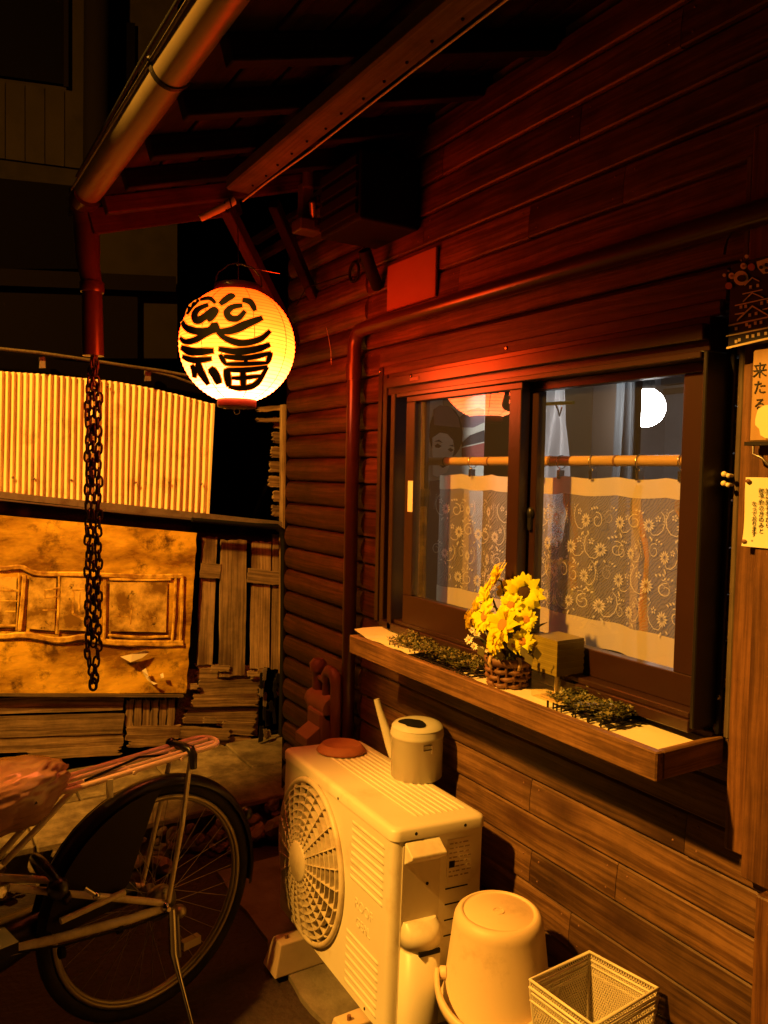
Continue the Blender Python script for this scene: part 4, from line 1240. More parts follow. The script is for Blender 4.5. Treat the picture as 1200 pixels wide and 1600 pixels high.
# orange cloth strips behind the lace
for (u, v0, v1, wpx, lab) in ((890, 752, 920, 16, 'orange cloth strip hanging behind the lace, near the middle stile'), (1000, 745, 1000, 18, 'longer orange cloth strip hanging behind the lace, below the globe lamp'), (1066, 770, 900, 9, 'narrow orange cloth strip behind the lace at the right window edge')):
    p0 = at(u, v0, 'Y', -.13); p1 = at(u + 6, v1, 'Y', -.13); wq = wpx * 1.7 / 1236.7
    pts = [p0 + (p1 - p0) * (i / 10) + V((.012 * math.sin(i * .8), .01 * math.sin(i * 1.1), 0)) for i in range(11)]
    mb = MB(); vs = []; fs = []
    for i, p in enumerate(pts):
        f = .6 + .4 * math.sin(i * .9)
        for s_ in (-1, -.3, .3, 1): vs.append(p + V((s_ * wq * .6 * f, .008 * math.cos(s_ * 2.5), 0)))
    for i in range(10):
        for k in range(3): a = i * 4 + k; fs.append((a, a + 1, a + 5, a + 4))
    tag(obj('cloth_strip', mb.add(vs, fs, True), M['orange_cloth']), lab, 'cloth strip', 'orange strips behind the lace')

# poster of a woman and landscape print on the end partition
PX = 2.62
po = thing('wall_poster', 'faded poster of a black-haired woman and pale landscape behind the left pane', 'poster', at(715, 700, 'X', PX))


def pq(name, px, mt, dx):
    P = [at(u, v, 'X', PX - dx) for u, v in px]
    return fixn(obj(name, MB().prism(P, (.003, 0, 0)), mt, po, True))


pq('sheet', [(640, 596), (760, 590), (760, 960), (640, 960)], M['poster'], 0)
pq('print_sky', [(690, 596), (758, 592), (758, 612), (694, 640)], M['print_tan'], .004)
pq('print_cloud', [(716, 655), (730, 642), (748, 637), (757, 640), (757, 660), (740, 668), (722, 668)], M['print_mauve'], .004)
pq('print_hill', [(722, 692), (735, 680), (757, 672), (757, 690), (722, 698)], M['hair'], .004)
pq('print_band', [(722, 700), (757, 692), (757, 716), (722, 716)], M['print_red'], .004)
hair = []
for i in range(20):
    a = 2 * PI * i / 20
    hair.append((697 + 26 * math.cos(a), 678 + 44 * math.sin(a) * (1 if math.sin(a) < 0 else .9)))
pq('print_hair', hair, M['hair'], .008)
pq('print_hair_comb', [(678, 640), (688, 633), (704, 636), (716, 652), (719, 668), (678, 664)], M['print_mauve'], .010)
pq('print_face', [(676, 684), (688, 676), (699, 678), (708, 688), (710, 702), (705, 720), (698, 738), (684, 745), (676, 742)], M['face'], .012)
for (e) in ([(679, 690), (686, 687), (692, 692), (686, 690)], [(702, 696), (708, 695), (709, 698)], [(680, 696), (684, 693), (690, 697), (686, 700), (681, 699)], [(700, 702), (704, 700), (709, 703), (705, 706)], [(686, 726), (693, 724), (698, 728), (692, 731)]):
    pq('print_feature', e, M['hair'], .016)
pq('print_robe', [(672, 752), (700, 748), (728, 770), (745, 850), (745, 950), (660, 950)], M['print_mauve'], .008)

# ================================================================== signs on the right
sg = thing('castle_sign', 'dark hanging board printed with a tiered castle and fireworks', 'sign', (0.95, .06, 1.95))
SY = .072
bx('board', (0.75, SY - .012, 1.862), (1.010, SY, 2.026), M['sign_black'], sg, .002)
obj('hanger', MB().tube(arc((0.965, SY - .006, 2.05), .065, 0, PI, 14, (1, 0, 0), (0, 0, 1.1)), .003, 6), M['pipe'], sg, True)


def sq(px, mt, d=.0015):
    P = [at(u, v, 'Y', SY + d) for u, v in px]
    return fixn(obj('castle_print', MB().prism(P, (0, -.001, 0)), mt, sg, True))


def sband(a, b, w_, mt=M['sign_cream'], d=.002):
    sq([(a[0], a[1] - w_ / 2), (b[0], b[1] - w_ / 2), (b[0], b[1] + w_ / 2), (a[0], a[1] + w_ / 2)], mt, d)


def zp(x, y): return (1130 + x / 8.0, 360 + y / 8.0)


# tiers of the castle (both sides of its centre line near u = 1181)
for (x0, y0, x1, y1, w_) in ((40, 1470, 640, 1330, 3.2), (35, 1322, 640, 1200, 2.2), (65, 1190, 640, 1065, 2.4), (145, 940, 640, 830, 1.8), (145, 1048, 260, 1030, 1.8), (490, 990, 640, 950, 1.8), (240, 795, 490, 740, 1.6)):
    sband(zp(x0, y0), zp(x1, y1), w_)
for (ax, ay, bx_, by_, cx_, cy_, w_) in ((265, 685, 360, 590, 450, 635, 1.5), (245, 890, 360, 780, 500, 840, 1.5), (170, 1125, 362, 945, 575, 1070, 1.9)):
    sband(zp(ax, ay), zp(bx_, by_), w_ * 1.5); sband(zp(bx_, by_), zp(cx_, cy_), w_ * 1.3)
for (x, y) in ((160, 1230), (290, 1180), (330, 1200), (400, 1160), (470, 1150), (160, 1390), (200, 1370), (300, 1330), (370, 1320), (440, 1300), (530, 1290), (220, 960), (280, 950), (480, 910), (560, 890), (330, 1060), (410, 1040), (340, 710), (430, 690)):
    u, v = zp(x, y); sq([(u - 2, v - 2.5), (u + 2, v - 3), (u + 2, v + 2), (u - 2, v + 2.5)], M['sign_cream'])


def disc(x, y, r, mt, rx=1.0, d=.002):
    u, v = zp(x, y); r = r / 8.0
    sq([(u + r * rx * math.cos(2 * PI * k / 14), v + r * math.sin(2 * PI * k / 14)) for k in range(14)], mt, d)


for (x, y, r, mt) in ((290, 325, 24, 'sign_cream'), (252, 445, 40, 'sign_cream'), (352, 458, 46, 'sign_orange'), (103, 568, 40, 'sign_cream'), (12, 560, 22, 'sign_cream'), (68, 692, 44, 'sign_orange'), (225, 375, 14, 'print_grey'), (65, 505, 14, 'print_grey')):
    disc(x, y, r, M[mt])
disc(220, 595, 92, M['sign_cream']); disc(228, 600, 42, M['sign_black'], 1.3, .004)
for (x, y) in ((252, 445), (103, 568)): disc(x, y, 15, M['sign_orange'], 1, .004)
sq([zp(415, 390), zp(640, 320), zp(640, 520), zp(500, 545), (zp(430, 470))], M['sign_cream'])
for (x, y) in ((470, 460), (540, 430), (540, 500), (600, 420), (590, 490)): disc(x, y, 24, M['sign_black'], 1, .004)

pq_ = thing('wooden_plaque', 'narrow wooden plaque with brush writing and a white figure below the castle sign', 'plaque', (0.95, .055, 1.76))
bx('plaque_board', (0.802, .047, 1.674), (.962, .060, 1.852), M['plaque'], pq_, .003)
for i, ch in enumerate('来たる'):
    q = at(1187, 578 + i * 26, 'Y', .0612)
    text('brush_writing', ch, .031 - .002 * i, (q.x, .0612, q.z - .012), M['ink'], pq_)
fg = [at(u, v, 'Y', .0625) for u, v in ((1180, 655), (1184, 640), (1192, 634), (1203, 632), (1216, 638), (1220, 662), (1212, 684), (1196, 685), (1188, 680), (1186, 670), (1180, 664))]
fixn(obj('white_figure', MB().prism(fg, (0, -.004, 0)), M['plaque_white'], pq_, True))
obj('plaque_ledge', MB().box((.80, .047, 1.666), (.964, .072, 1.6735)), M['black_alu'], pq_, True)
obj('ledge_hook', MB().tube([(.947, .068, 1.666), (.942, .075, 1.649), (.922, .078, 1.642), (.907, .07, 1.624)], .0025, 6), M['steel'], pq_, True)

nt_ = thing('paper_notice', 'pale yellow paper notice with handwritten columns pinned below the plaque', 'notice', (0.95, .05, 1.54))
mb = MB(); vs = []; fs = []
for i in range(9):
    for j in range(9):
        x = .9735 - .17 * i / 8; z = 1.6045 - .137 * j / 8
        vs.append((x, .0485 + .004 * (max(0, j - 6) / 2) ** 2 + .001 * math.sin(i + j), z))
for i in range(8):
    for j in range(8): a = i * 9 + j; fs.append((a, a + 9, a + 10, a + 1))
obj('paper', mb.add(vs, fs, True), M['paper'], nt_, True)
for (x, z) in ((.965, 1.597), (.968, 1.477)): obj('pin', MB().ball((x, .053, z), .006, 10, 6, (1, .6, .7)), M['wicker'], nt_, True)
for (s, u, v0, dv) in (('御予約の方のみと', 1189, 766, 8.9), ('なっております。', 1178, 786, 7.9), ('誠に勝手ながら', 1199.5, 766, 8.9)):
    for i, ch in enumerate(s):
        q = at(u, v0 + dv * i, 'Y', .0512)
        yy = .0505 + (.004 * (max(0, (1.606 - q.z) / .137 * 8 - 6) / 2) ** 2)
        text('handwriting', ch, .0118, (q.x, yy, q.z - .006), M['ink'], nt_, .0003)

# ================================================================== OUTDOOR UNIT
AW, AD, AH = .78, .29, .54
AR = Matrix(((0.9978, 0.0534, 0.0381), (-0.0515, 0.9975, -0.0492), (-0.0407, 0.0471, 0.9981)))
AO = V((1.6547, 0.1402, 0.1241))
ac = thing('air_conditioner', 'ivory outdoor air-conditioning unit with round fan grille standing by the wall', 'air conditioner', AO, rot=AR.to_euler())


def rbox(x0, x1, y0, y1, z0, z1, r, seg=6, corners=(1, 1, 1, 1)):
    """box with rounded vertical corners"""
    P = []
    for (cx, cy_, a0, on) in ((x1 - r, y1 - r, 0, corners[0]), (x0 + r, y1 - r, PI / 2, corners[1]), (x0 + r, y0 + r, PI, corners[2]), (x1 - r, y0 + r, 1.5 * PI, corners[3])):
        for i in range(seg + 1):
            a = a0 + PI / 2 * i / seg; P.append((cx + r * math.cos(a), cy_ + r * math.sin(a)))
    return P


def extr(P, zs, smooth=True):
    """loft the outline P through (z, inset) pairs"""
    mb = MB(); n = len(P); cx = sum(p[0] for p in P) / n; cy_ = sum(p[1] for p in P) / n
    xs_ = [p[0] for p in P]; ys_ = [p[1] for p in P]; hx_ = (max(xs_) - min(xs_)) / 2; hy_ = (max(ys_) - min(ys_)) / 2
    vs = []
    for z, ins in zs:
        for (x, y) in P: vs.append((cx + (x - cx) * (1 - ins / hx_), cy_ + (y - cy_) * (1 - ins / hy_), z))
    fs = []
    for i in range(len(zs) - 1):
        for k in range(n): k2 = (k + 1) % n; fs.append((i * n + k, i * n + k2, (i + 1) * n + k2, (i + 1) * n + k))
    mb.add(vs, fs, smooth); mb.add(vs[:n], [list(range(n))[::-1]]); mb.add(vs[-n:], [list(range(n))])
    return mb


FCX, FCZ, FR = .520, .258, .232
# front panel with a round hole, the rest of the case
P = rbox(0, AW, 0, AD, 0, AH, .022)
case = MB(); n = len(P); zs = [0.0, AH - .034]
vs = [(x, y, z) for z in zs for (x, y) in P]; fs = []
for k in range(n):
    k2 = (k + 1) % n
    if P[k][1] > AD - .001 and P[k2][1] > AD - .001 and abs(P[k][0] - P[k2][0]) > .3: continue
    fs.append((k, k2, n + k2, n + k))
case.add(vs, fs, True); case.add(vs[:n], [list(range(n))[::-1]])
x0, x1, z1 = .022, AW - .022, AH - .034
NS = 48
hole = [(FCX + FR * math.cos(2 * PI * k / NS), FCZ + FR * math.sin(2 * PI * k / NS)) for k in range(NS)]
outer = []
for k in range(NS):
    c_, s_ = math.cos(2 * PI * k / NS), math.sin(2 * PI * k / NS)
    tx = ((x1 if c_ > 0 else x0) - FCX) / c_ if abs(c_) > 1e-6 else 1e9
    tz = ((z1 if s_ > 0 else 0) - FCZ) / s_ if abs(s_) > 1e-6 else 1e9
    t = min(tx, tz); outer.append((FCX + c_ * t, FCZ + s_ * t))
corners = [(x1, z1), (x0, z1), (x0, 0), (x1, 0)]
ring_o = []
for k in range(NS):
    ring_o.append((outer[k], k))
vs = [(x, AD, z) for x, z in hole] + [(x, AD, z) for x, z in outer]; fs = []
for k in range(NS):
    k2 = (k + 1) % NS; a, b = outer[k], outer[k2]
    q = [k, NS + k, NS + k2, k2]
    if abs(a[0] - b[0]) > 1e-6 and abs(a[1] - b[1]) > 1e-6:
        cc = min(corners, key=lambda c: abs(c[0] - a[0]) + abs(c[1] - a[1]) + abs(c[0] - b[0]) + abs(c[1] - b[1]))
        vs.append((cc[0], AD, cc[1])); q = [k, NS + k, len(vs) - 1, NS + k2, k2]
    fs.append(q)
case.add(vs, fs, False)
# shroud tube behind the hole
sh_ = [(x, AD, z) for x, z in hole] + [(x, AD - .12, z) for x, z in hole]
case.add(sh_, [(k, (k + 1) % NS, NS + (k + 1) % NS, NS + k) for k in range(NS)], True)
fixn(obj('case', case, M['ac'], ac))
obj('coil_back', MB().add([(FCX + FR * math.cos(2 * PI * k / NS), AD - .121, FCZ + FR * math.sin(2 * PI * k / NS)) for k in range(NS)], [list(range(NS))]), M['black'], ac)
# lid with rounded edge
P2 = rbox(-.004, AW + .004, -.004, AD + .004, 0, 0, .026)
obj('lid', extr(P2, [(AH - .033, 0), (AH - .010, 0), (AH - .004, .004), (AH - .0008, .010), (AH, .018)]), M['ac'], ac)
rb = MB()
prof = [(0.0, 0.0), (.2, .8), (.5, 1), (.8, .8), (1, 0)]
vs = []; LR_ = .665
for (x, sc2) in ((0, 0.0), (.012, 1), (LR_ - .012, 1), (LR_, 0.0)):
    for (t, hh) in prof: vs.append((x, (t - .5) * .0095, hh * .0032 * sc2 + .0002))
fs = [(i * 5 + k, (i + 1) * 5 + k, (i + 1) * 5 + k + 1, i * 5 + k + 1) for i in range(3) for k in range(4)]
rbm = MB().add(vs, fs, True)
r0 = fixn(obj('lid_rib', rbm, M['ac'], ac)); r0.location = (.055, .030, AH - .0005)
for k in range(1, 9): dup(r0, ac, (.055, .030 + .0195 * k, AH - .0005))
# embossed louvres on the front
vs = []; LL = .195
for (x, sc2) in ((0, 0.0), (.008, 1), (LL - .008, 1), (LL, 0.0)):
    for (t, hh) in prof: vs.append((x, hh * .0034 * sc2, (t - .5) * .011))
lv = MB().add(vs, fs, True)
l0 = fixn(obj('louvre_rib', lv, M['ac'], ac)); l0.location = (.045, AD, .476)
for k in range(1, 8): dup(l0, ac, (.045, AD, .476 - .0217 * k))
for k in range(7): dup(l0, ac, (.055, AD, .165 - .0232 * k))
text('embossed_lettering', 'ROOF', .040, (.150, AD + .0002, .252), M['ac'], ac, .0011, 1, R_(0), False)
text('embossed_lettering', 'GEAL', .036, (.150, AD + .0002, .205), M['ac'], ac, .0011, 1, R_(0), False)
# fan guard: rings, spokes, hub
gd = bpy.data.objects.new('fan_guard', MB().tube([(FCX + .242 * math.cos(2 * PI * k / 56), AD + .006, FCZ + .242 * math.sin(2 * PI * k / 56)) for k in range(56)], .0095, 8, closed=True).mesh('fan_guard'))
COL.objects.link(gd); gd.data.materials.append(M['ac_grille']); gd.parent = ac


def dome(r): return AD + .012 + .030 * (1 - (r / .232) ** 2)


for r in (.222, .198, .175, .152, .130, .108, .088, .072):
    pts = [(FCX + r * math.cos(2 * PI * k / 44), dome(r), FCZ + r * math.sin(2 * PI * k / 44)) for k in range(44)]
    mb = MB(); vs = []; fs2 = []
    for (x, y, z) in pts:
        d = V((x - FCX, 0, z - FCZ)).normalized()
        for (dy, dr) in ((.004, -.0022), (.004, .0022), (-.012, .0022), (-.012, -.0022)): vs.append(V((x, y + dy, z)) + d * dr)
    for k in range(44):
        for q in range(4): fs2.append((k * 4 + q, k * 4 + (q + 1) % 4, ((k + 1) % 44) * 4 + (q + 1) % 4, ((k + 1) % 44) * 4 + q))
    fixn(obj('guard_ring', mb.add(vs, fs2, False), M['ac_grille'], gd))
for k in range(24):
    a = 2 * PI * k / 24; d = V((math.cos(a), 0, math.sin(a))); tt = V((-math.sin(a), 0, math.cos(a))) * .0016
    mb = MB(); vs = []; rr_ = [.055, .09, .13, .17, .21, .232]
    for r in rr_:
        p = V((FCX, dome(r), FCZ)) + d * r
        for (dy, s_) in ((.005, 1), (.005, -1), (-.013, -1), (-.013, 1)): vs.append(p + V((0, dy, 0)) + tt * s_)
    fs2 = [(i * 4 + q, i * 4 + (q + 1) % 4, (i + 1) * 4 + (q + 1) % 4, (i + 1) * 4 + q) for i in range(len(rr_) - 1) for q in range(4)]
    fs2 += [(0, 1, 2, 3), (len(vs) - 4, len(vs) - 3, len(vs) - 2, len(vs) - 1)]
    fixn(obj('guard_spoke', mb.add(vs, fs2), M['ac_grille'], gd))
RX = Matrix.Rotation(-PI / 2, 3, 'X')
obj('hub_cap', MB().lathe([(.062, 0), (.062, .010), (.056, .015), (.001, .017)], (FCX, dome(.06) - .006, FCZ), 36, RX), M['ac_grille'], gd)
fan = MB().lathe([(.07, 0), (.07, .05), (.05, .06), (.001, .06)], (FCX, AD - .09, FCZ), 24, RX)
fo = obj('fan_hub', fan, M['black_alu'], ac)
for k in range(3):
    a0 = 2 * PI * k / 3; vs = []
    for i in range(7):
        for j in range(5):
            a = a0 + .9 * i / 6; r = .068 + .150 * j / 4; vs.append((FCX + r * math.cos(a), AD - .085 + .055 * i / 6, FCZ + r * math.sin(a)))
    fs2 = [(i * 5 + j, i * 5 + j + 1, (i + 1) * 5 + j + 1, (i + 1) * 5 + j) for i in range(6) for j in range(4)]
    obj('fan_blade', MB().add(vs, fs2, True), M['pipe'], fo)
# near end: service cover, grip, valve cover, labels, slots
cov = extr(rbox(.0, .006, .142, .262, 0, 0, .002, 2), [(.004, 0), (AH - .045, 0)])
obj('service_cover', MB().box((-.004, .145, .004), (.0, .262, AH - .046)), M['ac_side'], ac, bevel=.0015)
grip = MB().prism([(-.0045, .150, .500), (-.0045, .257, .500), (-.040, .257, .468), (-.040, .150, .468)], (0, 0, -.0015))
gp = MB()
ya, yb_ = .150, .257
gp.add([(-.004, ya, .502), (-.004, yb_, .502), (-.042, yb_, .478), (-.042, ya, .478), (-.004, ya, .445), (-.004, yb_, .445), (-.042, yb_, .470), (-.042, ya, .470)],
       [(0, 1, 2, 3), (3, 2, 6, 7), (0, 3, 7, 4), (1, 5, 6, 2), (4, 7, 6, 5)])
obj('hand_grip', gp, M['ac'], ac, bevel=.003)
vc = MB(); vs = []; fs2 = []
zs_ = [(.0, 0), (.225, 0), (.2251, .006), (.238, .006), (.2381, 0), (.268, 0), (.285, .010), (.296, .035)]
NA = 14
for (z, ins) in zs_:
    for k in range(NA + 1):
        a = PI * k / NA; vs.append((-.004 - max(0, (.052 - ins)) * math.sin(a) ** .7, .204 + (.056 - ins * .2) * math.cos(a), z))
for i in range(len(zs_) - 1):
    for k in range(NA): fs2.append((i * (NA + 1) + k, i * (NA + 1) + k + 1, (i + 1) * (NA + 1) + k + 1, (i + 1) * (NA + 1) + k))
vc.add(vs, fs2, True); vc.add(vs[-(NA + 1):], [list(range(NA + 1))])
fixn(obj('valve_cover', vc, M['ac'], ac))
obj('valve_slot', MB().box((-.0572, .170, .226), (-.050, .232, .237)), M['black'], ac)
obj('rating_label', MB().box((-.0012, .045, .372), (.0, .122, .488)), M['sticker'], ac)
lb = MB()
random.seed(9)
for r in range(8):
    z = .478 - .0125 * r; y = .116
    while y > .055:
        w_ = random.uniform(.006, .018); lb.box((-.0017, y - w_, z - .0035), (-.0012, y, z)); y -= w_ + random.uniform(.003, .008)
obj('label_print', lb, M['print_grey'], ac)
obj('label_mark', MB().box((-.002, .098, .412), (-.0012, .116, .430)), M['black'], ac)
for k in range(4): obj('vent_slot', MB().box((-.001, .052, .355 - .042 * k), (.0008, .124, .3585 - .042 * k)), M['black'], ac)
scw = MB().lathe([(.0045, 0), (.0045, .0012), (.002, .002)], (0, 0, 0), 8, Matrix.Rotation(-PI / 2, 3, 'Y'))
s1_ = obj('case_screw', scw, M['black'], ac); s1_.location = (-.0042, .185, .385)
for p in ((-.0042, .07, .522), (-.0042, .225, .522)): dup(s1_, ac, p)
sc3 = obj('case_screw', MB().lathe([(.004, 0), (.004, .0015)], (0, 0, 0), 8, RX), M['black'], ac); sc3.location = (.33, AD + .004, .513)
dup(sc3, ac, (.12, AD, .012))

AM = Matrix.Translation(AO) @ AR.to_4x4()
# feet blocks
def block(x, y, label, h):
    mb = MB(); w2, d2 = .05, .20
    b = [(-w2, -d2, 0), (w2, -d2, 0), (w2, d2, 0), (-w2, d2, 0)]; t = [(-w2 * .6, -d2 * .86, h), (w2 * .6, -d2 * .86, h), (w2 * .6, d2 * .86, h), (-w2 * .6, d2 * .86, h)]
    mb.add(b + t, [(0, 3, 2, 1), (4, 5, 6, 7), (0, 1, 5, 4), (1, 2, 6, 5), (2, 3, 7, 6), (3, 0, 4, 7)])
    o = tag(obj('foot_block', mb, M['block'], None, False, .004), label, 'block', 'blocks under the outdoor unit'); o.location = (x, y, .006)
    fb = MB().lathe([(.006, 0), (.006, .012)], (0, .14, h), 8)
    obj('anchor_bolt', fb, M['rust_pipe'], o)


block(2.265, .30, 'pale tapered block under the far end of the outdoor unit', .092)
block(1.80, .325, 'pale tapered block under the near end of the outdoor unit', .117)

# saucer on top
q = AM @ V((.665, .128, AH + .0035))
sa = MB().lathe([(.082, 0), (.085, .004), (.083, .008), (.066, .026), (.062, .026), (.058, .023), (.001, .023)], (0, 0, 0), 40)
o = tag(obj('plant_saucer', sa, M['terracotta']), 'upturned terracotta plant saucer on the far end of the outdoor unit', 'saucer'); o.location = q; o.rotation_euler = AR.to_euler()

# watering can
q = AM @ V((.350, .016, AH + .0035))
wc = thing('watering_can', 'small cream watering can with straight spout on the outdoor unit', 'watering can', q)
wc.scale = (1.12, 1.12, 1.08)
obj('can_body', MB().lathe([(.068, 0), (.072, .003), (.0725, .118), (.075, .120), (.0755, .127), (.074, .130), (.074, .136), (.070, .148)], (0, 0, 0), 40, cap=True), M['can'], wc)
ld = MB(); vs = []; fs2 = []
ND = 40
for i, (r, z) in enumerate(((.072, .146), (.066, .153), (.050, .159), (.028, .162), (.001, .163))):
    for k in range(ND): vs.append((r * math.cos(2 * PI * k / ND), r * math.sin(2 * PI * k / ND), z))
for i in range(4):
    for k in range(ND): fs2.append((i * ND + k, i * ND + (k + 1) % ND, (i + 1) * ND + (k + 1) % ND, (i + 1) * ND + k))
obj('can_lid', ld.add(vs, fs2, True), M['can'], wc)
oa = math.atan2(EYE.y - q.y, EYE.x - q.x) - .55
hp = MB()
pp_ = []
for k in range(24):
    a = 2 * PI * k / 24
    lx = .044 * math.cos(a); ly = .024 * math.sin(a) * (1 if math.cos(a) > 0 else .8)
    d = V((math.cos(oa), math.sin(oa), 0)); s_ = V((-math.sin(oa), math.cos(oa), 0))
    p = d * (.030 + ly) + s_ * lx
    rr0 = p.length; zt_ = .1645 - (rr0 / .072) ** 2.3 * .0155
    pp_.append(V((p.x, p.y, zt_ + .0026)))
cc_ = d * .030; hp.add(pp_ + [V((cc_.x, cc_.y, .1665))], [(k, (k + 1) % 24, 24) for k in range(24)]); obj('filler_hole', hp, M['black'], wc)
sd = V((.75, .50, 0)).normalized()
obj('spout', MB().tube([sd * .066 + V((0, 0, .045)), sd * .082 + V((0, 0, .075)), sd * .118 + V((0, 0, .175)), sd * .128 + V((0, 0, .205))], [.018, .0145, .0095, .0085], 16), M['can'], wc)
dd = V((-.985, .17, 0)).normalized(); ss = V((-dd.y, dd.x, 0))
cl_ = MB()
for (a, b) in (((-.013, .098), (.012, .100)), ((-.013, .098), (-.013, .112)), ((.012, .087), (.012, .112)), ((-.013, .112), (.012, .112))):
    cl_.tube([dd * .0735 + ss * a[0] + V((0, 0, a[1])), dd * .0735 + ss * b[0] + V((0, 0, b[1]))], .0016, 6)
obj('handle_clip', cl_, M['chrome'], wc)
obj('handle', MB().tube([V((0, 0, 0)) + V((.62, -.78, 0)) * .074 + V((0, 0, .125)), V((.62, -.78, 0)) * .104 + V((0, 0, .105)), V((.62, -.78, 0)) * .104 + V((0, 0, .05)), V((.62, -.78, 0)) * .074 + V((0, 0, .03))], .007, 10), M['can'], wc)

# ================================================================== bench, bucket, wire baskets
bn = thing('low_bench', 'low dark wooden bench at the foot of the wall holding bucket and baskets', 'bench', (1.32, .19, 0))
for k, y in enumerate((.065, .165, .265)): beam('bench_board', (.98, y, .2600), (1.60, y, .2600), .094, .022, M['dark_wood'], bn)
for x in (1.02, 1.56):
    for y in (.06, .27): beam('leg', (x, y, .000), (x, y, .248), .04, .04, M['dark_wood'], bn, up=(1, 0, 0))
BKX, BKY, BKZ = 1.482, .222, .2715
bu = thing('bucket', 'upturned cream plastic bucket with its handle hanging down', 'bucket', (BKX, BKY, BKZ))
rp = [(.138, 0), (.143, .002), (.143, .012), (.137, .014), (.137, .03), (.134, .034), (.112, .218), (.110, .228), (.105, .238), (.098, .244), (.090, .246), (.0895, .245), (.086, .2415), (.0855, .242), (.001, .243)]
obj('bucket_body', MB().lathe(rp, (0, 0, 0), 56), M['plastic'], bu)
obj('moulded_mark', MB().tube([(.014 * math.cos(2 * PI * k / 20), .014 * math.sin(2 * PI * k / 20), .2438) for k in range(20)], .0012, 5, closed=True).tube([(.004, -.001, .2439), (.011, .006, .2439)], .0014, 5), M['plastic'], bu)
vdir = V((EYE.x - BKX, EYE.y - BKY, 0)).normalized(); ldir = V((RGT.x, RGT.y, 0)).normalized() * -1
hh_ = []
for i in range(25):
    a = PI * i / 24
    hh_.append(ldir * (.150 * math.cos(a)) + vdir * (.165 * math.sin(a)) + V((0, 0, .082 - .052 * math.sin(a))))
hnd = MB(); vs = []; fs2 = []
for i, p in enumerate(hh_):
    q = hh_[min(i + 1, 24)] - hh_[max(i - 1, 0)]; q.normalize(); nrm = V((0, 0, 1)).cross(q).normalized()
    for (a, b) in ((-.005, -.013), (.005, -.013), (.007, 0), (.005, .013), (-.005, .013), (-.007, 0)): vs.append(p + nrm * a + V((0, 0, b)))
for i in range(24):
    for k in range(6): fs2.append((i * 6 + k, i * 6 + (k + 1) % 6, (i + 1) * 6 + (k + 1) % 6, (i + 1) * 6 + k))
hnd.add(vs, fs2, True); hnd.add(vs[:6], [[0, 1, 2, 3, 4, 5]]); hnd.add(vs[-6:], [[5, 4, 3, 2, 1, 0]])
fixn(obj('handle', hnd, M['plastic'], bu))
for s_ in (1, -1): obj('handle_lug', MB().lathe([(.016, 0), (.016, .014), (.01, .017)], ldir * (.128 * s_) + V((0, 0, .082)), 16, V((0, 0, 1)).rotation_difference(ldir * s_).to_matrix()), M['plastic'], bu)


def wire_basket(z0, z1, label):
    pts = [V((1.322, .070, z1)), V((1.146, .036, z1)), V((1.132, .254, z1)), V((1.312, .268, z1))]
    c = sum(pts, V()) / 4; c.z = z0
    t = thing('wire_basket', label, 'wire basket', c, 'nested wire baskets')
    def sh(p, z, k): return V((c.x + (p.x - c.x) * k, c.y + (p.y - c.y) * k, z))
    top = [sh(p, z1, 1) for p in pts]; bot_ = [sh(p, z0, .86) for p in pts]
    obj('top_rim', MB().tube(top, .0042, 8, closed=True), M['wire'], t, True)
    obj('second_rim', MB().tube([sh(p, z1 - .03, .985) for p in pts], .0032, 8, closed=True), M['wire'], t, True)
    obj('bottom_rim', MB().tube(bot_, .0035, 8, closed=True), M['wire'], t, True)
    for k in range(4): obj('corner_wire', MB().tube([top[k], bot_[k]], .003, 6), M['wire'], t, True)
    def panel(a, b, c2, d2, nu, nv):
        """expanded metal: diagonal strips both ways between top edge a-b and bottom edge d2-c2"""
        mb = MB(); nrm = (b - a).cross(d2 - a).normalized()
        P = lambda u, v: (a * (1 - u) + b * u) * (1 - v) + (d2 * (1 - u) + c2 * u) * v
        for i in range(nu):
            for j in range(nv):
                u0, u1, um = i / nu, (i + 1) / nu, (i + .5) / nu; v0, v1, vm = j / nv, (j + 1) / nv, (j + .5) / nv
                for (p, q) in (((um, v0), (u1, vm)), ((u1, vm), (um, v1)), ((um, v1), (u0, vm)), ((u0, vm), (um, v0))):
                    A_, B_ = P(*p), P(*q); s_ = (B_ - A_).cross(nrm).normalized() * .0009
                    mb.add([A_ - s_, B_ - s_, B_ + s_, A_ + s_], [(0, 1, 2, 3)])
        o = obj('mesh_side', mb, M['wire'], t, True); o['kind'] = 'stuff'
    nv = int((z1 - z0) / .0125)
    for k in range(4): panel(top[k], top[(k + 1) % 4], bot_[(k + 1) % 4], bot_[k], 27, nv)
    panel(bot_[0], bot_[1], bot_[2], bot_[3], 26, 24)
    return t


wire_basket(.2745, .432, 'cream wire mesh basket, the lower one of the nested pair by the wall')
wb2 = wire_basket(.292, .450, 'cream wire mesh basket, the upper one of the nested pair by the wall')
rbk = thing('red_basket', 'dark red wire basket edge on the bench beside the wall', 'basket', (1.08, .09, .272))
for zz_ in (.345, .32, .275): obj('rim', MB().tube([(1.125, .03, zz_), (1.03, .03, zz_), (1.03, .15, zz_), (1.125, .15, zz_)], .0035, 6, closed=True), M['print_red'], rbk, True)
for x in (1.03, 1.05, 1.07, 1.09, 1.11, 1.125):
    for y in (.03, .15): obj('upright', MB().tube([(x, y, .275), (x, y, .345)], .0016, 5), M['print_red'], rbk, True)

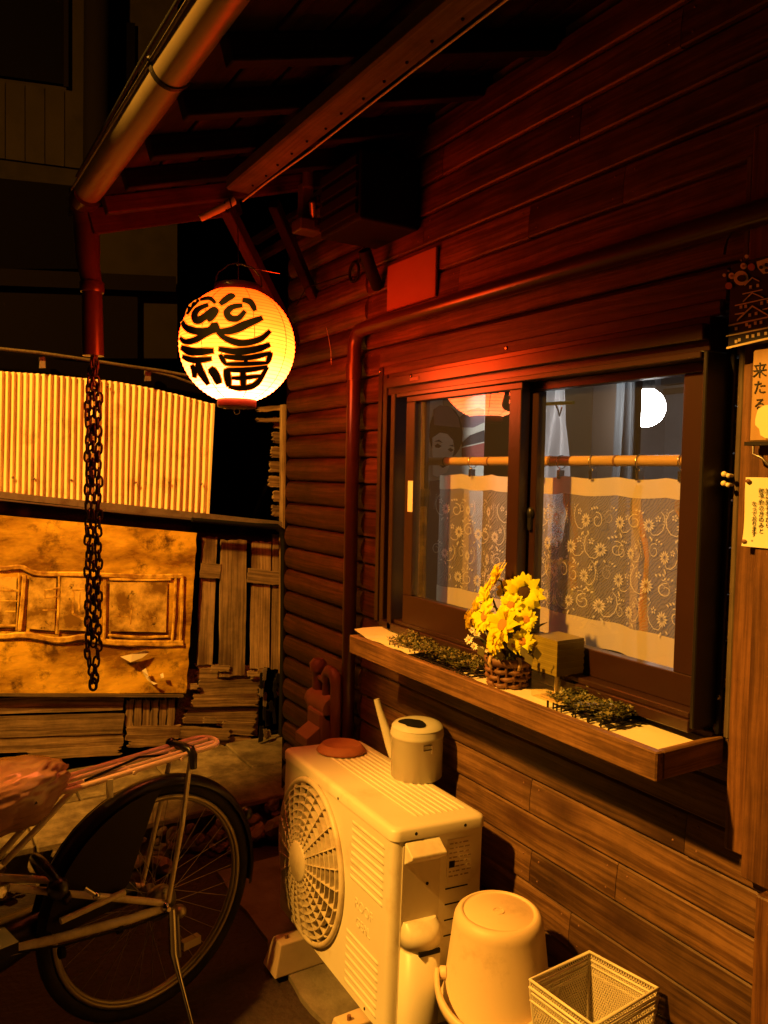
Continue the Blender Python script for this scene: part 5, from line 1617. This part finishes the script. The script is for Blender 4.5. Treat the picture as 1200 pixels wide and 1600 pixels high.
# ================================================================== gas meter with pipes on the wall
gmx = thing('gas_meter', 'dusty brown utility meter with elbowed pipes on the wall behind the unit', 'meter', (2.69, .1, .55))
bd = MB().box((2.60, .05, .56), (2.72, .16, .70)); obj('meter_body', bd, M['meter'], gmx, True, .012, 2)
obj('meter_top', MB().tube([(2.60, .105, .705), (2.74, .105, .705)], .045, 16).ball((2.75, .105, .715), .05, 16, 10, (.9, .9, .8)), M['meter'], gmx, True)
obj('meter_dial', MB().add([(2.60, .16, .645), (2.70, .16, .645), (2.70, .215, .610), (2.60, .215, .610), (2.60, .16, .575), (2.70, .16, .575), (2.70, .215, .575), (2.60, .215, .575)], [(0, 3, 2, 1), (4, 5, 6, 7), (0, 1, 5, 4), (1, 2, 6, 5), (2, 3, 7, 6), (3, 0, 4, 7)]), M['meter'], gmx, True, .003)


def elb(name, pts, r):
    o = obj(name, MB().tube(pts, r, 14), M['rust_pipe'], gmx, True); return o


elb('pipe', [(2.745, .10, .74), (2.745, .10, .845)], .021); elb('pipe_joint', [(2.745, .10, .822), (2.745, .10, .852), (2.745, .10, .868)], [.03, .034, .02])
elb('pipe', [(2.665, .105, .72), (2.655, .105, .82)], .016)
elb('elbow', [(2.655, .105, .80), (2.655, .105, .825), (2.64, .105, .842), (2.61, .105, .842), (2.588, .105, .83), (2.582, .105, .80), (2.582, .105, .42)], [.02, .024, .025, .022, .024, .022, .019])
elb('pipe', [(2.745, .1, .80), (2.70, .102, .80), (2.66, .104, .79)], .012)

# ================================================================== BICYCLE
H = V((2.273, .867, 0)); ang = R_(75)
BF = V((-math.cos(ang), math.sin(ang), 0)); BL = V((-math.sin(ang), -math.cos(ang), 0))
bi = thing('bicycle', 'cream city bicycle with pink rear carrier parked on its side stand', 'bicycle', H)


def bp(f, l, z): return BF * f + BL * l + V((0, 0, z))


HZ = .343; WR = .338
wh = bpy.data.objects.new('wheel', None); COL.objects.link(wh); wh.parent = bi; wh.location = (0, 0, 0)


def circ(r, l=0.0, n=64): return [bp(r * math.cos(2 * PI * k / n), l, HZ + r * math.sin(2 * PI * k / n)) for k in range(n)]


obj('tyre', MB().tube(circ(WR - .018), .019, 10, closed=True), M['tyre'], wh)
rim = MB().tube(circ(WR - .043, .009), .0075, 8, closed=True).tube(circ(WR - .043, -.009), .0075, 8, closed=True).tube(circ(WR - .049, 0), .008, 8, closed=True)
obj('rim', rim, M['rim'], wh)
spk = MB()
for k in range(36):
    a = 2 * PI * k / 36; s_ = 1 if k % 2 else -1; a2 = a + (.85 if (k // 2) % 2 else -.85)
    spk.tube([bp(.022 * math.cos(a2), .03 * s_, HZ + .022 * math.sin(a2)), bp((WR - .05) * math.cos(a), 0, HZ + (WR - .05) * math.sin(a))], .0011, 4, caps=False)
obj('spokes', spk, M['rim'], wh)
HM = Matrix((BF, V((0, 0, 1)), BL)).transposed()
obj('hub', MB().lathe([(.010, -.06), (.020, -.045), (.020, -.03), (.030, -.028), (.030, -.024), (.016, -.02), (.016, .02), (.030, .024), (.030, .028), (.05, .03), (.05, .048), (.01, .06)], bp(0, 0, HZ), 20, HM), M['rim'], wh)
rf = MB().box((-.012, -.004, -.012), (.012, .004, .012))
obj('spoke_reflector', MB().add([bp(-.13 + a, b, HZ - .19 + c) for a, b, c in ((-.03, -.012, -.012), (.03, -.012, -.012), (.03, .012, -.012), (-.03, .012, -.012), (-.03, -.012, .012), (.03, -.012, .012), (.03, .012, .012), (-.03, .012, .012))], [(0, 3, 2, 1), (4, 5, 6, 7), (0, 1, 5, 4), (1, 2, 6, 5), (2, 3, 7, 6), (3, 0, 4, 7)]), M['amber'] if False else M['block'], wh)
# mudguard
mg = MB(); vs = []; fs2 = []
a0, a1, NM = R_(-12), R_(150), 44
pr_ = [(-.028, -.016), (-.024, -.002), (-.012, .006), (0, .009), (.012, .006), (.024, -.002), (.028, -.016)]
for i in range(NM + 1):
    a = PI - (a0 + (a1 - a0) * i / NM)
    a = a0 + (a1 - a0) * i / NM
    for (l, dr) in pr_:
        r = WR + .012 + dr; vs.append(bp(-r * math.cos(a), l, HZ + r * math.sin(a)))
for i in range(NM):
    for k in range(6): fs2.append((i * 7 + k, i * 7 + k + 1, (i + 1) * 7 + k + 1, (i + 1) * 7 + k))
obj('mudguard', mg.add(vs, fs2, True), M['fender'], bi)
obj('rear_reflector', MB().ball(bp(-(WR + .028) * math.cos(R_(24)), 0, HZ + (WR + .028) * math.sin(R_(24))), .022, 12, 8), M['fender'], bi)
# dress guard on both sides: fan-shaped vinyl sheet
for s_ in (1, -1):
    P = [bp(.05, .046 * s_, HZ + .03)] + [bp((WR - .012) * math.cos(R_(t)), .046 * s_, HZ + (WR - .012) * math.sin(R_(t))) for t in range(20, 97, 7)]
    P = [bp(.02, .046 * s_, HZ + WR - .03), bp(.10, .046 * s_, HZ + .10), bp(.16, .046 * s_, HZ + .04), bp(.30, .046 * s_, HZ + .03)] + [bp((WR + .0) * math.cos(R_(t)), .046 * s_, HZ + (WR + .0) * math.sin(R_(t))) for t in range(10, 92, 8)]
    fixn(obj('dress_guard', MB().prism(P, BL * .0015), M['skirt'], bi))
# frame tubes
for s_ in (1, -1):
    obj('seat_stay', MB().tube([bp(-.005, .062 * s_, HZ + .005), bp(.10, .06 * s_, HZ + .055), bp(.42, .034 * s_, HZ + .20)], .0095, 10), M['frame'], bi)
    obj('chain_stay', MB().tube([bp(0, .062 * s_, HZ - .006), bp(.10, .06 * s_, HZ + .0), bp(.44, .045 * s_, HZ + .045)], .0125, 12), M['frame'], bi)
    obj('carrier_strut', MB().tube([bp(-.008, .072 * s_, HZ + .01), bp(-.058, .064 * s_, HZ + .22), bp(-.095, .050 * s_, HZ + .415)], .0075, 10), M['frame'], bi)
    obj('carrier_stay', MB().tube([bp(.24, .03 * s_, .752), bp(.36, .025 * s_, .655), bp(.43, .02 * s_, .60)], .0085, 10), M['frame'], bi)
obj('seat_tube', MB().tube([bp(.54, 0, .29), bp(.43, 0, .78)], .016, 12), M['frame'], bi)
obj('lower_frame_tube', MB().tube([bp(.54, 0, .29), bp(.80, 0, .45), bp(1.0, 0, .70)], .02, 12), M['frame'], bi)
obj('front_fork', MB().tube([bp(.98, 0, .95), bp(1.02, 0, .72), bp(1.10, .05, .343)], .014, 10), M['frame'], bi)
fw = bpy.data.objects.new('wheel', None); COL.objects.link(fw); fw.parent = bi
fwc = bp(1.10, 0, 0)
for nm in ('tyre', 'rim', 'spokes', 'hub'):
    src = [c for c in wh.children if c.name.split('.')[0] == nm][0]
    d_ = dup(src, fw, fwc)
obj('handlebar', MB().tube([bp(.72, .28, 1.02), bp(.92, .24, 1.04), bp(.99, .05, 1.0), bp(.99, -.05, 1.0), bp(.92, -.24, 1.04), bp(.72, -.28, 1.02)], .011, 10), M['chrome'], bi)
# chain case (far side) and stand-bracket strip
obj('chain_case', MB().tube([bp(.04, -.055, HZ + .02), bp(.25, -.058, HZ + .03), bp(.46, -.06, HZ + .0)], [.04, .045, .07], 12), M['fender'], bi)
obj('guard_strip', MB().tube([bp(.12, .060, HZ + .085), bp(.30, .060, HZ + .075)], .009, 8), M['frame'], bi)
# carrier: loop, inner rails, clip
cz = .764
lp = []
NL_ = 10
for i in range(NL_ + 1):
    a = PI / 2 + PI * i / NL_; lp.append(bp(-.165 + .045 * math.cos(a), .048 * math.sin(a), cz))
for i in range(NL_ + 1):
    a = -PI / 2 + PI * i / NL_; lp.append(bp(.262 + .04 * math.cos(a), .046 * math.sin(a), cz - .012))
cr_ = obj('rear_carrier', MB().tube(lp, .0080, 10, closed=True), M['carrier'], bi)
for l in (-.018, .018): obj('carrier_rail', MB().tube([bp(-.195, l, cz), bp(.285, l, cz - .012)], .0068, 8), M['carrier'], cr_)
for f in (-.06, .09): obj('carrier_bar', MB().tube([bp(f, -.06, cz - .010), bp(f, .06, cz - .010)], .0055, 8), M['carrier'], cr_)
obj('carrier_tab', MB().box(bp(.16, .05, cz - .06) - V((.008, .008, 0)), bp(.16, .05, cz - .06) + V((.008, .008, .05))), M['frame'], cr_)
cpz = []
ck = MB()
ck.tube([bp(-.090, -.052, cz + .002), bp(-.092, .0, cz + .008), bp(-.094, .050, cz + .008), bp(-.095, .060, cz - .004), bp(-.096, .062, cz - .045)], [.012, .014, .014, .013, .010], 8)
ck.ball(bp(-.090, -.052, cz + .004), .017, 10, 6)
obj('carrier_clip', ck, M['fender'], cr_)
obj('elastic_cord', MB().tube([bp(-.10, .02, cz - .01), bp(.05, .01, cz + .012), bp(.22, .03, cz - .004)], .0035, 6), M['black'], cr_)
# ring lock, stand, pedal, axle nut
obj('ring_lock', MB().tube(arc(bp(.30, 0, HZ + .165), .07, 0, PI * 1.9, 20, BL, (BF * .45 + V((0, 0, .9)))), .013, 8).ball(bp(.31, .068, HZ + .17), .028, 12, 8), M['fender'], bi)
obj('lock_key', MB().tube([bp(.24, .07, HZ + .145), bp(.215, .075, HZ + .12)], .006, 8).ball(bp(.21, .075, HZ + .115), .010, 8, 6), M['chrome'], bi)
stq = obj('side_stand', MB().tube([bp(-.012, .085, HZ - .005), bp(-.012, .095, HZ - .13), bp(-.015, .13, HZ - .20), bp(-.02, .20, .01)], [.011, .012, .006, .006], 8), M['chrome'], bi)
obj('stand_spring', MB().tube([bp(-.026, .088, HZ - .03), bp(-.03, .095, HZ - .15)], .008, 8), M['steel'], bi)
obj('stand_bracket', MB().ball(bp(-.04, .075, HZ - .028), .024, 12, 8, (1, 1, .8)), M['rim'], bi)
obj('axle_nut', MB().lathe([(.014, 0), (.014, .012), (.007, .014), (.007, .024)], bp(0, .068, HZ), 6, HM), M['chrome'], bi)
obj('crank', MB().tube([bp(.54, .07, .29), bp(.50, .085, .455)], .010, 8), M['fender'], bi)
pdl = MB()
pdl.add([bp(.50 + a, .14 + b, .47 + c) for a, b, c in ((-.045, -.045, -.013), (.045, -.045, -.013), (.045, .045, -.013), (-.045, .045, -.013), (-.045, -.045, .013), (.045, -.045, .013), (.045, .045, .013), (-.045, .045, .013))], [(0, 3, 2, 1), (4, 5, 6, 7), (0, 1, 5, 4), (1, 2, 6, 5), (2, 3, 7, 6), (3, 0, 4, 7)])
pd_ = obj('pedal', pdl, M['tyre'], bi)
obj('pedal_reflector', MB().add([bp(.452, .14 + b, .47 + c) for b, c in ((-.025, -.007), (.025, -.007), (.025, .007), (-.025, .007))], [(0, 1, 2, 3)]), M['rim'], pd_)
obj('brake_cable', MB().tube([bp(-.02, .07, HZ - .02), bp(.10, .078, HZ - .012), bp(.30, .066, HZ + .012), bp(.45, .06, HZ + .05)], .0028, 6), M['black'], bi)
obj('brake_drum', MB().lathe([(.045, 0), (.045, .016), (.03, .02)], bp(0, .034, HZ), 24, HM), M['steel'], bi)
for f_ in (.13, .29): obj('cable_clip', MB().tube([bp(f_, .058, HZ - .012), bp(f_ + .012, .058, HZ - .011)], .0155, 10), M['black'], bi)
# saddle
sdl = MB()
vs = []; fs2 = []
for i in range(11):
    t = i / 10; f = .38 + .24 * t; wdt = .085 * (1 - t) ** .8 + .028; zc = .815 - .012 * math.sin(PI * t)
    for k in range(9):
        u = -1 + 2 * k / 8; vs.append(bp(f, wdt * u, zc - .045 * u * u))
for i in range(10):
    for k in range(8): fs2.append((i * 9 + k, i * 9 + k + 1, (i + 1) * 9 + k + 1, (i + 1) * 9 + k))
obj('saddle', sdl.add(vs, fs2, True), M['fender'], bi)
# plastic bag pulled over the saddle
bg_ = bmesh.new(); bmesh.ops.create_icosphere(bg_, subdivisions=5, radius=1.0)
for v in bg_.verts:
    d = v.co.copy()
    rr_ = 1 + .06 * noise.noise(d * 2.1) + .13 * abs(noise.noise(V((d.x * 2.4 + d.z * 3, d.y * 2.2, d.z * 6)))) + .05 * abs(noise.noise(V((d.x * 5, d.y * 5 + d.z * 9, d.x * 4)))) + .02 * noise.noise(d * 7)
    lo_ = max(0, -d.z)
    p = V((d.x * .20, d.y * .115, d.z * (.055 if d.z > 0 else .13))) * rr_
    p.x += .0; p += V((0, .02 * math.sin(d.x * 9) * lo_, 0))
    v.co = BF * p.x + BL * p.y + V((0, 0, p.z))
me = bpy.data.meshes.new('plastic_bag'); bg_.to_mesh(me); bg_.free()
for pgn in me.polygons: pgn.use_smooth = True
me.materials.append(M['bag'])
o = bpy.data.objects.new('plastic_bag', me); COL.objects.link(o); o.location = H + bp(.47, .0, .80)
tag(o, 'crumpled pink plastic bag pulled over the bicycle saddle', 'plastic bag')

# ================================================================== OLD SHED at the lane end
SX = 3.96
shed = thing('old_shed', 'dilapidated shed of corrugated steel and rotten planks closing the lane', 'shed', (SX, .4, .15))


def sp_(name, px, mt, x=SX, th=.02, parent=None, bev=0.0):
    P = [at(u, v, 'X', x) for u, v in px]
    c = sum(P, V()) / len(P)
    mb = MB().prism(P, (th, 0, 0))
    o = obj(name, mb, mt, parent or shed, True, 0, 1, origin=c); fixn(o)
    return o


def splank(name, u0, v0, u1, v1, wpx, mt, x=SX, th=.022, jag=0.0, seed=0, parent=None):
    """a board between two surveyed points; its own X runs along the grain, ends may be splintered"""
    p0 = at(u0, v0, 'X', x); p1 = at(u1, v1, 'X', x)
    dist = (p0 - EYE).dot(FWD); W_ = wpx * dist / 1236.7
    d = p1 - p0; L = d.length; ex = d.normalized(); ez = V((-1, 0, 0)); ey = ez.cross(ex).normalized()
    rnd = random.Random(seed)
    m_ = 9 if jag else 2
    e1 = [((L / 2 + (rnd.uniform(-jag, jag * .2) if jag else 0)), -W_ / 2 + W_ * i / (m_ - 1)) for i in range(m_)]
    e0 = [((-L / 2 + (rnd.uniform(-jag * .2, jag) if jag else 0)), W_ / 2 - W_ * i / (m_ - 1)) for i in range(m_)]
    side0 = [(-L / 2 + L * i / 8, -W_ / 2 + .0022 * rnd.uniform(-1, 1)) for i in range(1, 8)]
    side1 = [(L / 2 - L * i / 8, W_ / 2 + .0022 * rnd.uniform(-1, 1)) for i in range(1, 8)]
    poly = [V((a, b, 0)) for a, b in side0 + e1 + side1 + e0]
    mb = MB().prism(poly, (0, 0, -th))
    o = obj(name, mb, mt, parent or shed)
    o.rotation_euler = Matrix((ex, ey, ez)).transposed().to_euler()
    o.location = (p0 + p1) / 2 - rootloc(parent or shed)
    fixn(o); return o


# corrugated sheet
topc = [(-90, 569), (0, 580), (60, 584), (120, 590), (180, 596), (233, 606), (275, 616), (334, 632)]


def topv(u):
    for (a, b), (c, d) in zip(topc[:-1], topc[1:]):
        if a <= u <= c: return b + (d - b) * (u - a) / (c - a)
    return topc[-1][1]


mb = MB(); vs = []; fs = []
NU = 420; NV = 6
for i in range(NU + 1):
    u = -90 + 420 * i / NU
    for j in range(NV + 1):
        t = j / NV
        ut = u + 3 - t * 7 * (1 if u > 200 else .5)
        v = topv(u) * (1 - t) + (770 + .098 * u) * t
        p = at(ut, v, 'X', SX - .03)
        ph = u / 9.45 * 2 * PI
        vs.append((p.x - .0085 * math.cos(ph) * (1 + .25 * noise.noise(V((u * .11, t * 1.5, 7)))) + .007 * noise.noise(V((u * .02, t * 2, 0))) + (.007 if u > 163 else 0), p.y, p.z + .0015 * noise.noise(V((u * .3, 0, 0)))))
for i in range(NU):
    for j in range(NV): a = i * (NV + 1) + j; fs.append((a, a + 1, a + NV + 2, a + NV + 1))
cs = obj('corrugated_sheet', mb.add(vs, fs, True), M['galv'], shed, True)
for (u, v) in ((53, 748), (111, 750), (212, 754), (264, 754), (315, 756), (168, 603), (20, 746)):
    p = at(u, v, 'X', SX - .042)
    obj('fixing_nail', MB().ball(p, .006, 8, 6), M['rust_pipe'], cs, True)
sp_('sheet_edge', [(333, 630), (336, 631), (327, 803), (324, 803)], M['galv'], SX - .034, .02)
# sill beam below, dark recess band, interior darkness
splank('sill_beam', -90, 764, 443, 820, 11, M['flashing'], SX - .09, .09)
splank('drip_edge', -90, 772, 425, 824, 3, M['steel'], SX - .094, .01)
sp_('recess_board', [(-90, 772), (446, 826), (446, 852), (250, 840), (-90, 806)], M['dark_wood'], SX - .005, .02)
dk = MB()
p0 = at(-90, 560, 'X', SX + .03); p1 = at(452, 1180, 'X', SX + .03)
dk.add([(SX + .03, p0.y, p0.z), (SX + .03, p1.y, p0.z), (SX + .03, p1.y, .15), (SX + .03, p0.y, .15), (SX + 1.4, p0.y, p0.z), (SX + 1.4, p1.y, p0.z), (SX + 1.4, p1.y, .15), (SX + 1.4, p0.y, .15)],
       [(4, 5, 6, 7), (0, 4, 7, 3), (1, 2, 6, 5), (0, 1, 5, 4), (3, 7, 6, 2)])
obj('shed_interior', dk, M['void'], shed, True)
# eave over the sheet and its rope / brackets
splank('eave_board', -90, 558, 345, 606, 34, M['void'], SX + .0, .03)
for k, (u, v) in enumerate(((67, 566), (232, 586))): sp_('rope_bracket', [(u - 5, v - 8), (u + 4, v - 8), (u + 4, v + 9), (u - 5, v + 9)], M['flashing'], SX - .06, .02)
rp_ = [at(u, v, 'X', SX - .08) for u, v in ((-90, 538), (0, 545), (60, 551), (130, 561), (200, 572), (250, 579), (300, 588), (345, 600))]
obj('rope', MB().tube(rp_, .0075, 8).tube([at(u, v, 'X', SX - .075) for u, v in ((225, 577), (270, 588), (310, 602), (345, 614))], .006, 8), M['pale_wood'], shed, True)
# broken sticks and post by the house corner
splank('stick', 402, 640, 446, 636, 8, M['rot_wood'], SX - .05, .02, .02, 1); splank('stick', 400, 656, 440, 656, 6, M['rot_wood'], SX - .04, .02, .02, 2)
splank('shed_post', 449, 632, 446, 1090, 12, M['rot_wood'], SX - .10, .05, .0, 3)
for k in range(7):
    v = 655 + k * 23; splank('broken_batten', 428 - 2 * k % 9, v + 5, 442, v + 6, 17, M['rot_wood'], SX - .02, .02, .012, 10 + k)
# fence boards
for k, (u0, v0, u1, v1, wp) in enumerate(((328, 838, 320, 1040, 24), (366, 843, 363, 1058, 42), (409, 846, 406, 1045, 32), (434, 834, 431, 1046, 15))):
    splank('fence_board', u0, v0, u1, v1, wp, M['grey_wood'], SX - .035 + (.012 if k != 1 else 0), .018, .008, 30 + k)
splank('fence_rail', 313, 891, 345, 893, 23, M['grey_wood'], SX - .038, .012, .004, 41); splank('fence_rail', 387, 899, 440, 904, 22, M['grey_wood'], SX - .038, .012, .006, 42)
# rotten boards low down
for k, (u0, v0, u1, v1, wp, j) in enumerate(((305, 1050, 412, 1052, 24, .03), (306, 1074, 408, 1072, 22, .05), (300, 1095, 405, 1094, 20, .04), (286, 1117, 402, 1118, 26, .05), (340, 1136, 398, 1140, 20, .05), (270, 1144, 360, 1148, 18, .03), (322, 1160, 392, 1155, 13, .04))):
    splank('rotten_board', u0, v0, u1, v1, wp, M['rot_wood'], SX - .012 - .010 * (k % 3), .02, j * .6, 50 + k)
sp_('backing_board', [(286, 1046), (408, 1046), (402, 1150), (270, 1150)], M['rot_wood'], SX + .012, .015)
for k, (u, v, a) in enumerate(((345, 1044, 30), (300, 1072, 20), (328, 1125, 22), (392, 1052, 12), (410, 1048, 14))): splank('splinter', u - a / 2, v, u + a / 2, v + 1, 9, M['grey_wood'], SX - .045, .008, .01, 70 + k)
for k, (u0, v0, u1, v1, wp, j) in enumerate(((-90, 1106, 193, 1098, 26, .0), (-90, 1139, 193, 1131, 34, .0), (-90, 1168, 193, 1158, 24, .01), (40, 1180, 192, 1172, 16, .03))):
    splank('base_board', u0, v0, u1, v1, wp, M['rot_wood'], SX - .030 - .006 * (k % 2), .022, j, 80 + k)
for k in range(6): splank('fluted_stave', 204 + k * 13, 1092, 201 + k * 13, 1138 + (k % 3) * 4, 10.5, M['rot_wood'], SX - .025 - .006 * (k % 2), .018, .012, 90 + k)
splank('base_board', 197, 1146, 282, 1144, 22, M['rot_wood'], SX - .034, .02, .012, 97)
splank('base_board', 200, 1162, 275, 1160, 12, M['rot_wood'], SX - .036, .02, .02, 98)
splank('ledge_strip', -90, 1085, 287, 1088, 4, M['pale_wood'], SX - .07, .05, 0, 99)
# black drain pipe and rags
bpx = [at(u, v, 'X', SX - .13) for u, v in ((300, 812), (400, 821), (432, 823), (441, 830), (443, 845), (442, 1000), (439, 1148))]
obj('drain_pipe', MB().tube(bpx, [.012, .013, .017, .018, .016, .014, .014], 10), M['black'], shed, True)
random.seed(8)
for k in range(16):
    u = random.uniform(408, 436); v = random.uniform(1052, 1150)
    splank('debris_strip', u, v - random.uniform(6, 16), u + random.uniform(-4, 4), v + random.uniform(6, 16), random.uniform(4, 9), M['black'] if k % 3 else M['flashing'], SX - .10 - random.uniform(0, .03), .008, .01, 120 + k)

# old sign board leaning on the shed
SBX = SX - .055
sb = thing('old_sign_board', 'large peeling ochre sign board with raised panels leaning against the shed', 'sign board', (SBX, .4, .85))


def sbp(name, px, mt, d, th=.006):
    P = [at(u, v, 'X', SBX - d) for u, v in px]
    mb = MB().prism(P, (th, 0, 0)); o = obj(name, mb, mt, sb, True); fixn(o); return o


mb = MB(); vs = []; fs = []
NU, NV = 90, 44
for i in range(NU + 1):
    for j in range(NV + 1):
        s_ = i / NU; t = j / NV
        uT, vT = -90 + 398 * s_, 797 + 36 * s_; uB, vB = -90 + 381 * s_, 1083 + 0 * s_
        u = uT * (1 - t) + uB * t; v = vT * (1 - t) + vB * t
        if i == NU: u += 2.2 * noise.noise(V((0, t * 14, 2)))
        p = at(u, v, 'X', SBX)
        b = .008 * noise.noise(V((s_ * 6, t * 4, 0))) + .003 * noise.noise(V((s_ * 16, t * 9, 5))) + .001 * noise.noise(V((s_ * 40, t * 26, 9)))
        vs.append((p.x + b, p.y, p.z))
for i in range(NU):
    for j in range(NV): a = i * (NV + 1) + j; fs.append((a, a + 1, a + NV + 2, a + NV + 1))
n_ = len(vs)
mb.add(vs, fs, True); mb.add([(x + .03, y, z) for x, y, z in vs], [tuple(reversed(f)) for f in fs], True)
rimf = []
bl = [j for j in range(NV + 1)] ; 
for seq in ([i * (NV + 1) for i in range(NU + 1)], [i * (NV + 1) + NV for i in range(NU + 1)], [j for j in range(NV + 1)], [NU * (NV + 1) + j for j in range(NV + 1)]):
    for a, b in zip(seq[:-1], seq[1:]): rimf.append((a, b, b + n_, a + n_))
mb.add(vs + [(x + .03, y, z) for x, y, z in vs], rimf)
obj('board', mb, M['sign_board'], sb, True)


def wave_band(name, pts, wpx, mt, d, seed):
    """an uneven raised band following surveyed points"""
    rnd = random.Random(seed); P = spline(pts, 6); vs = []; n = len(P)
    for i, p in enumerate(P):
        q = P[min(i + 1, n - 1)]; o_ = P[max(i - 1, 0)]; dx, dy = q[0] - o_[0], q[1] - o_[1]; L = math.hypot(dx, dy) or 1
        for s_, h_ in ((-1, 0), (-.6, 1), (.6, 1), (1, 0)):
            ww_ = wpx / 2 * (1 + .25 * noise.noise(V((i * .35, seed, s_))))
            pp = at(p[0] - dy / L * ww_ * s_, p[1] + dx / L * ww_ * s_, 'X', SBX - .002)
            vs.append((pp.x - d * h_ - .008 + .0, pp.y, pp.z))
    fs = [(i * 4 + k, i * 4 + k + 1, (i + 1) * 4 + k + 1, (i + 1) * 4 + k) for i in range(n - 1) for k in range(3)]
    return fixn(obj(name, MB().add(vs, fs, False), mt, sb, True))


RB = M['sign_raised']
wave_band('raised_band', [(-80, 884), (0, 888), (32, 886), (60, 896), (130, 897), (200, 900), (240, 901), (285, 900)], 8, RB, .004, 1)
wave_band('raised_band', [(-80, 990), (0, 994), (40, 992), (90, 1000), (130, 995), (170, 1003), (230, 1005), (285, 1005)], 10, RB, .004, 2)
for (u0, v0, u1, v1, wd, sd_) in ((38, 898, 30, 985, 9, 3), (92, 900, 88, 990, 5, 4), (163, 905, 162, 1000, 6, 5), (274, 900, 268, 1003, 5, 6), (284, 900, 281, 1005, 6, 7), (29, 895, 25, 985, 3, 8)):
    wave_band('raised_band', [(u0, v0), ((u0 + u1) / 2 + 1, (v0 + v1) / 2), (u1, v1)], wd * .8, RB, .0035, sd_)
wave_band('raised_band', [(170, 905), (230, 906), (266, 905)], 4, RB, .004, 9); wave_band('raised_band', [(168, 992), (220, 995), (262, 994)], 4, RB, .004, 10)
for (px) in ([(-60, 900), (26, 902), (24, 980), (-60, 980)], [(46, 902), (88, 904), (85, 986), (42, 982)], [(96, 902), (134, 904), (134, 986), (92, 984)], [(172, 910), (262, 910), (259, 988), (170, 986)]):
    sbp('recessed_field', px, M['sign_dark'], .012, .004)
for (u0, v0, u1, v1, wd, sd_) in ((0, 922, 27, 923, 5, 11), (0, 938, 27, 939, 3, 12), (8, 955, 24, 955, 4, 13), (0, 976, 24, 977, 5, 14), (68, 922, 90, 919, 4, 15), (68, 934, 90, 932, 4, 16), (69, 921, 70, 934, 3, 17), (66, 953, 88, 953, 4, 18), (112, 922, 131, 920, 4, 19), (114, 922, 113, 958, 5, 20), (124, 925, 123, 955, 4, 21), (112, 958, 131, 968, 6, 22), (200, 950, 212, 953, 4, 23), (205, 945, 203, 975, 3, 24), (172, 962, 200, 963, 3, 25)):
    wave_band('worn_lettering', [(u0, v0), ((u0 + u1) / 2, (v0 + v1) / 2), (u1, v1)], wd * .85, RB, .003, sd_)
# torn glossy film scraps
for k, px in enumerate(([(188, 1026), (206, 1022), (228, 1016), (234, 1019), (222, 1028), (204, 1035), (196, 1031)], [(222, 1048), (228, 1044), (232, 1056), (236, 1064), (246, 1068), (240, 1070), (230, 1062)], [(250, 1054), (255, 1051), (256, 1058), (252, 1060)])):
    P = [at(u, v, 'X', SBX - .02 - .006 * (i % 3)) for i, (u, v) in enumerate(px)]
    fixn(obj('torn_film', MB().prism(P, (.001, 0, 0)), M['chrome'] if False else M['wire'], sb, True))

# ================================================================== NEIGHBOUR HOUSE behind, very dim
NX_ = 7.0
nb = thing('neighbour_house', 'dim beige two-storey house rising behind the shed in the dark', 'house', (NX_, 1.0, 0))


def nbp(name, px, mt, d=0.0, th=.06):
    P = [at(u, v, 'X', NX_ - d) for u, v in px]
    mb = MB().prism(P, (th, 0, 0)); o = obj(name, mb, mt, nb, True); fixn(o); return o


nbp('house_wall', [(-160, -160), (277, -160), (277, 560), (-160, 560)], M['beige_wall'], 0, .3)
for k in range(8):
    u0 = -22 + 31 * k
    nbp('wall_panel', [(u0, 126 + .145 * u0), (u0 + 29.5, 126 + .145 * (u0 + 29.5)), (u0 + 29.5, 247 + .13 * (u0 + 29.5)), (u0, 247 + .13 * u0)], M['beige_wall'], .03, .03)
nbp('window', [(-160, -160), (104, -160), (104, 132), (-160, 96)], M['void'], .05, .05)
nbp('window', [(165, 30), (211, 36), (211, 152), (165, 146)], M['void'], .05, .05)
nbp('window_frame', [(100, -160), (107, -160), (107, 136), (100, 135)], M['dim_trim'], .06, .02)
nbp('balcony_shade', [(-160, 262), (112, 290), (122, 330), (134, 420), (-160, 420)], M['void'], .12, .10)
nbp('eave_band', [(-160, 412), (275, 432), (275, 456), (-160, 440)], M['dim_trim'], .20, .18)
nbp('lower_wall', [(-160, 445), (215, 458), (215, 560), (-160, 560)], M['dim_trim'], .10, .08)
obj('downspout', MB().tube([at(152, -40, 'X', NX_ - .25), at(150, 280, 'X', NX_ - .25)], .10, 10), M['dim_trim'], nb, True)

# ================================================================== LANE LAMP (out of view, lights the scene)
lp_ = thing('utility_pole', 'dark utility pole carrying the sodium lamp beside the lane', 'utility pole', (2.085, 2.79, 0))
obj('pole_shaft', MB().lathe([(.175, 0), (.160, 4.0), (.14, 8.0)], (2.085, 2.79, 0), 28), M['grey_render'], lp_, True)
obj('lamp_arm', MB().tube([(2.05, 2.92, 4.72), (1.94, 3.3, 4.78), (1.80, 3.75, 4.62)], .02, 10), M['steel'], lp_, True)
obj('lamp_shade', MB().lathe([(.17, .05), (.10, .12), (.03, .15), (.03, .19)], LAMP_POS, 28, cap=False), M['steel'], lp_, True)
obj('bulb', MB().ball(LAMP_POS + V((0, 0, .075)), .028, 14, 10), M['bulb'], lp_, True)
ld_ = bpy.data.lights.new('sodium_light', 'POINT'); ld_.energy = LAMP_POWER; ld_.color = LAMP_COLOR; ld_.shadow_soft_size = .085
lo = bpy.data.objects.new('sodium_light', ld_); COL.objects.link(lo); lo.parent = lp_; lo.location = LAMP_POS - V(lp_.location)
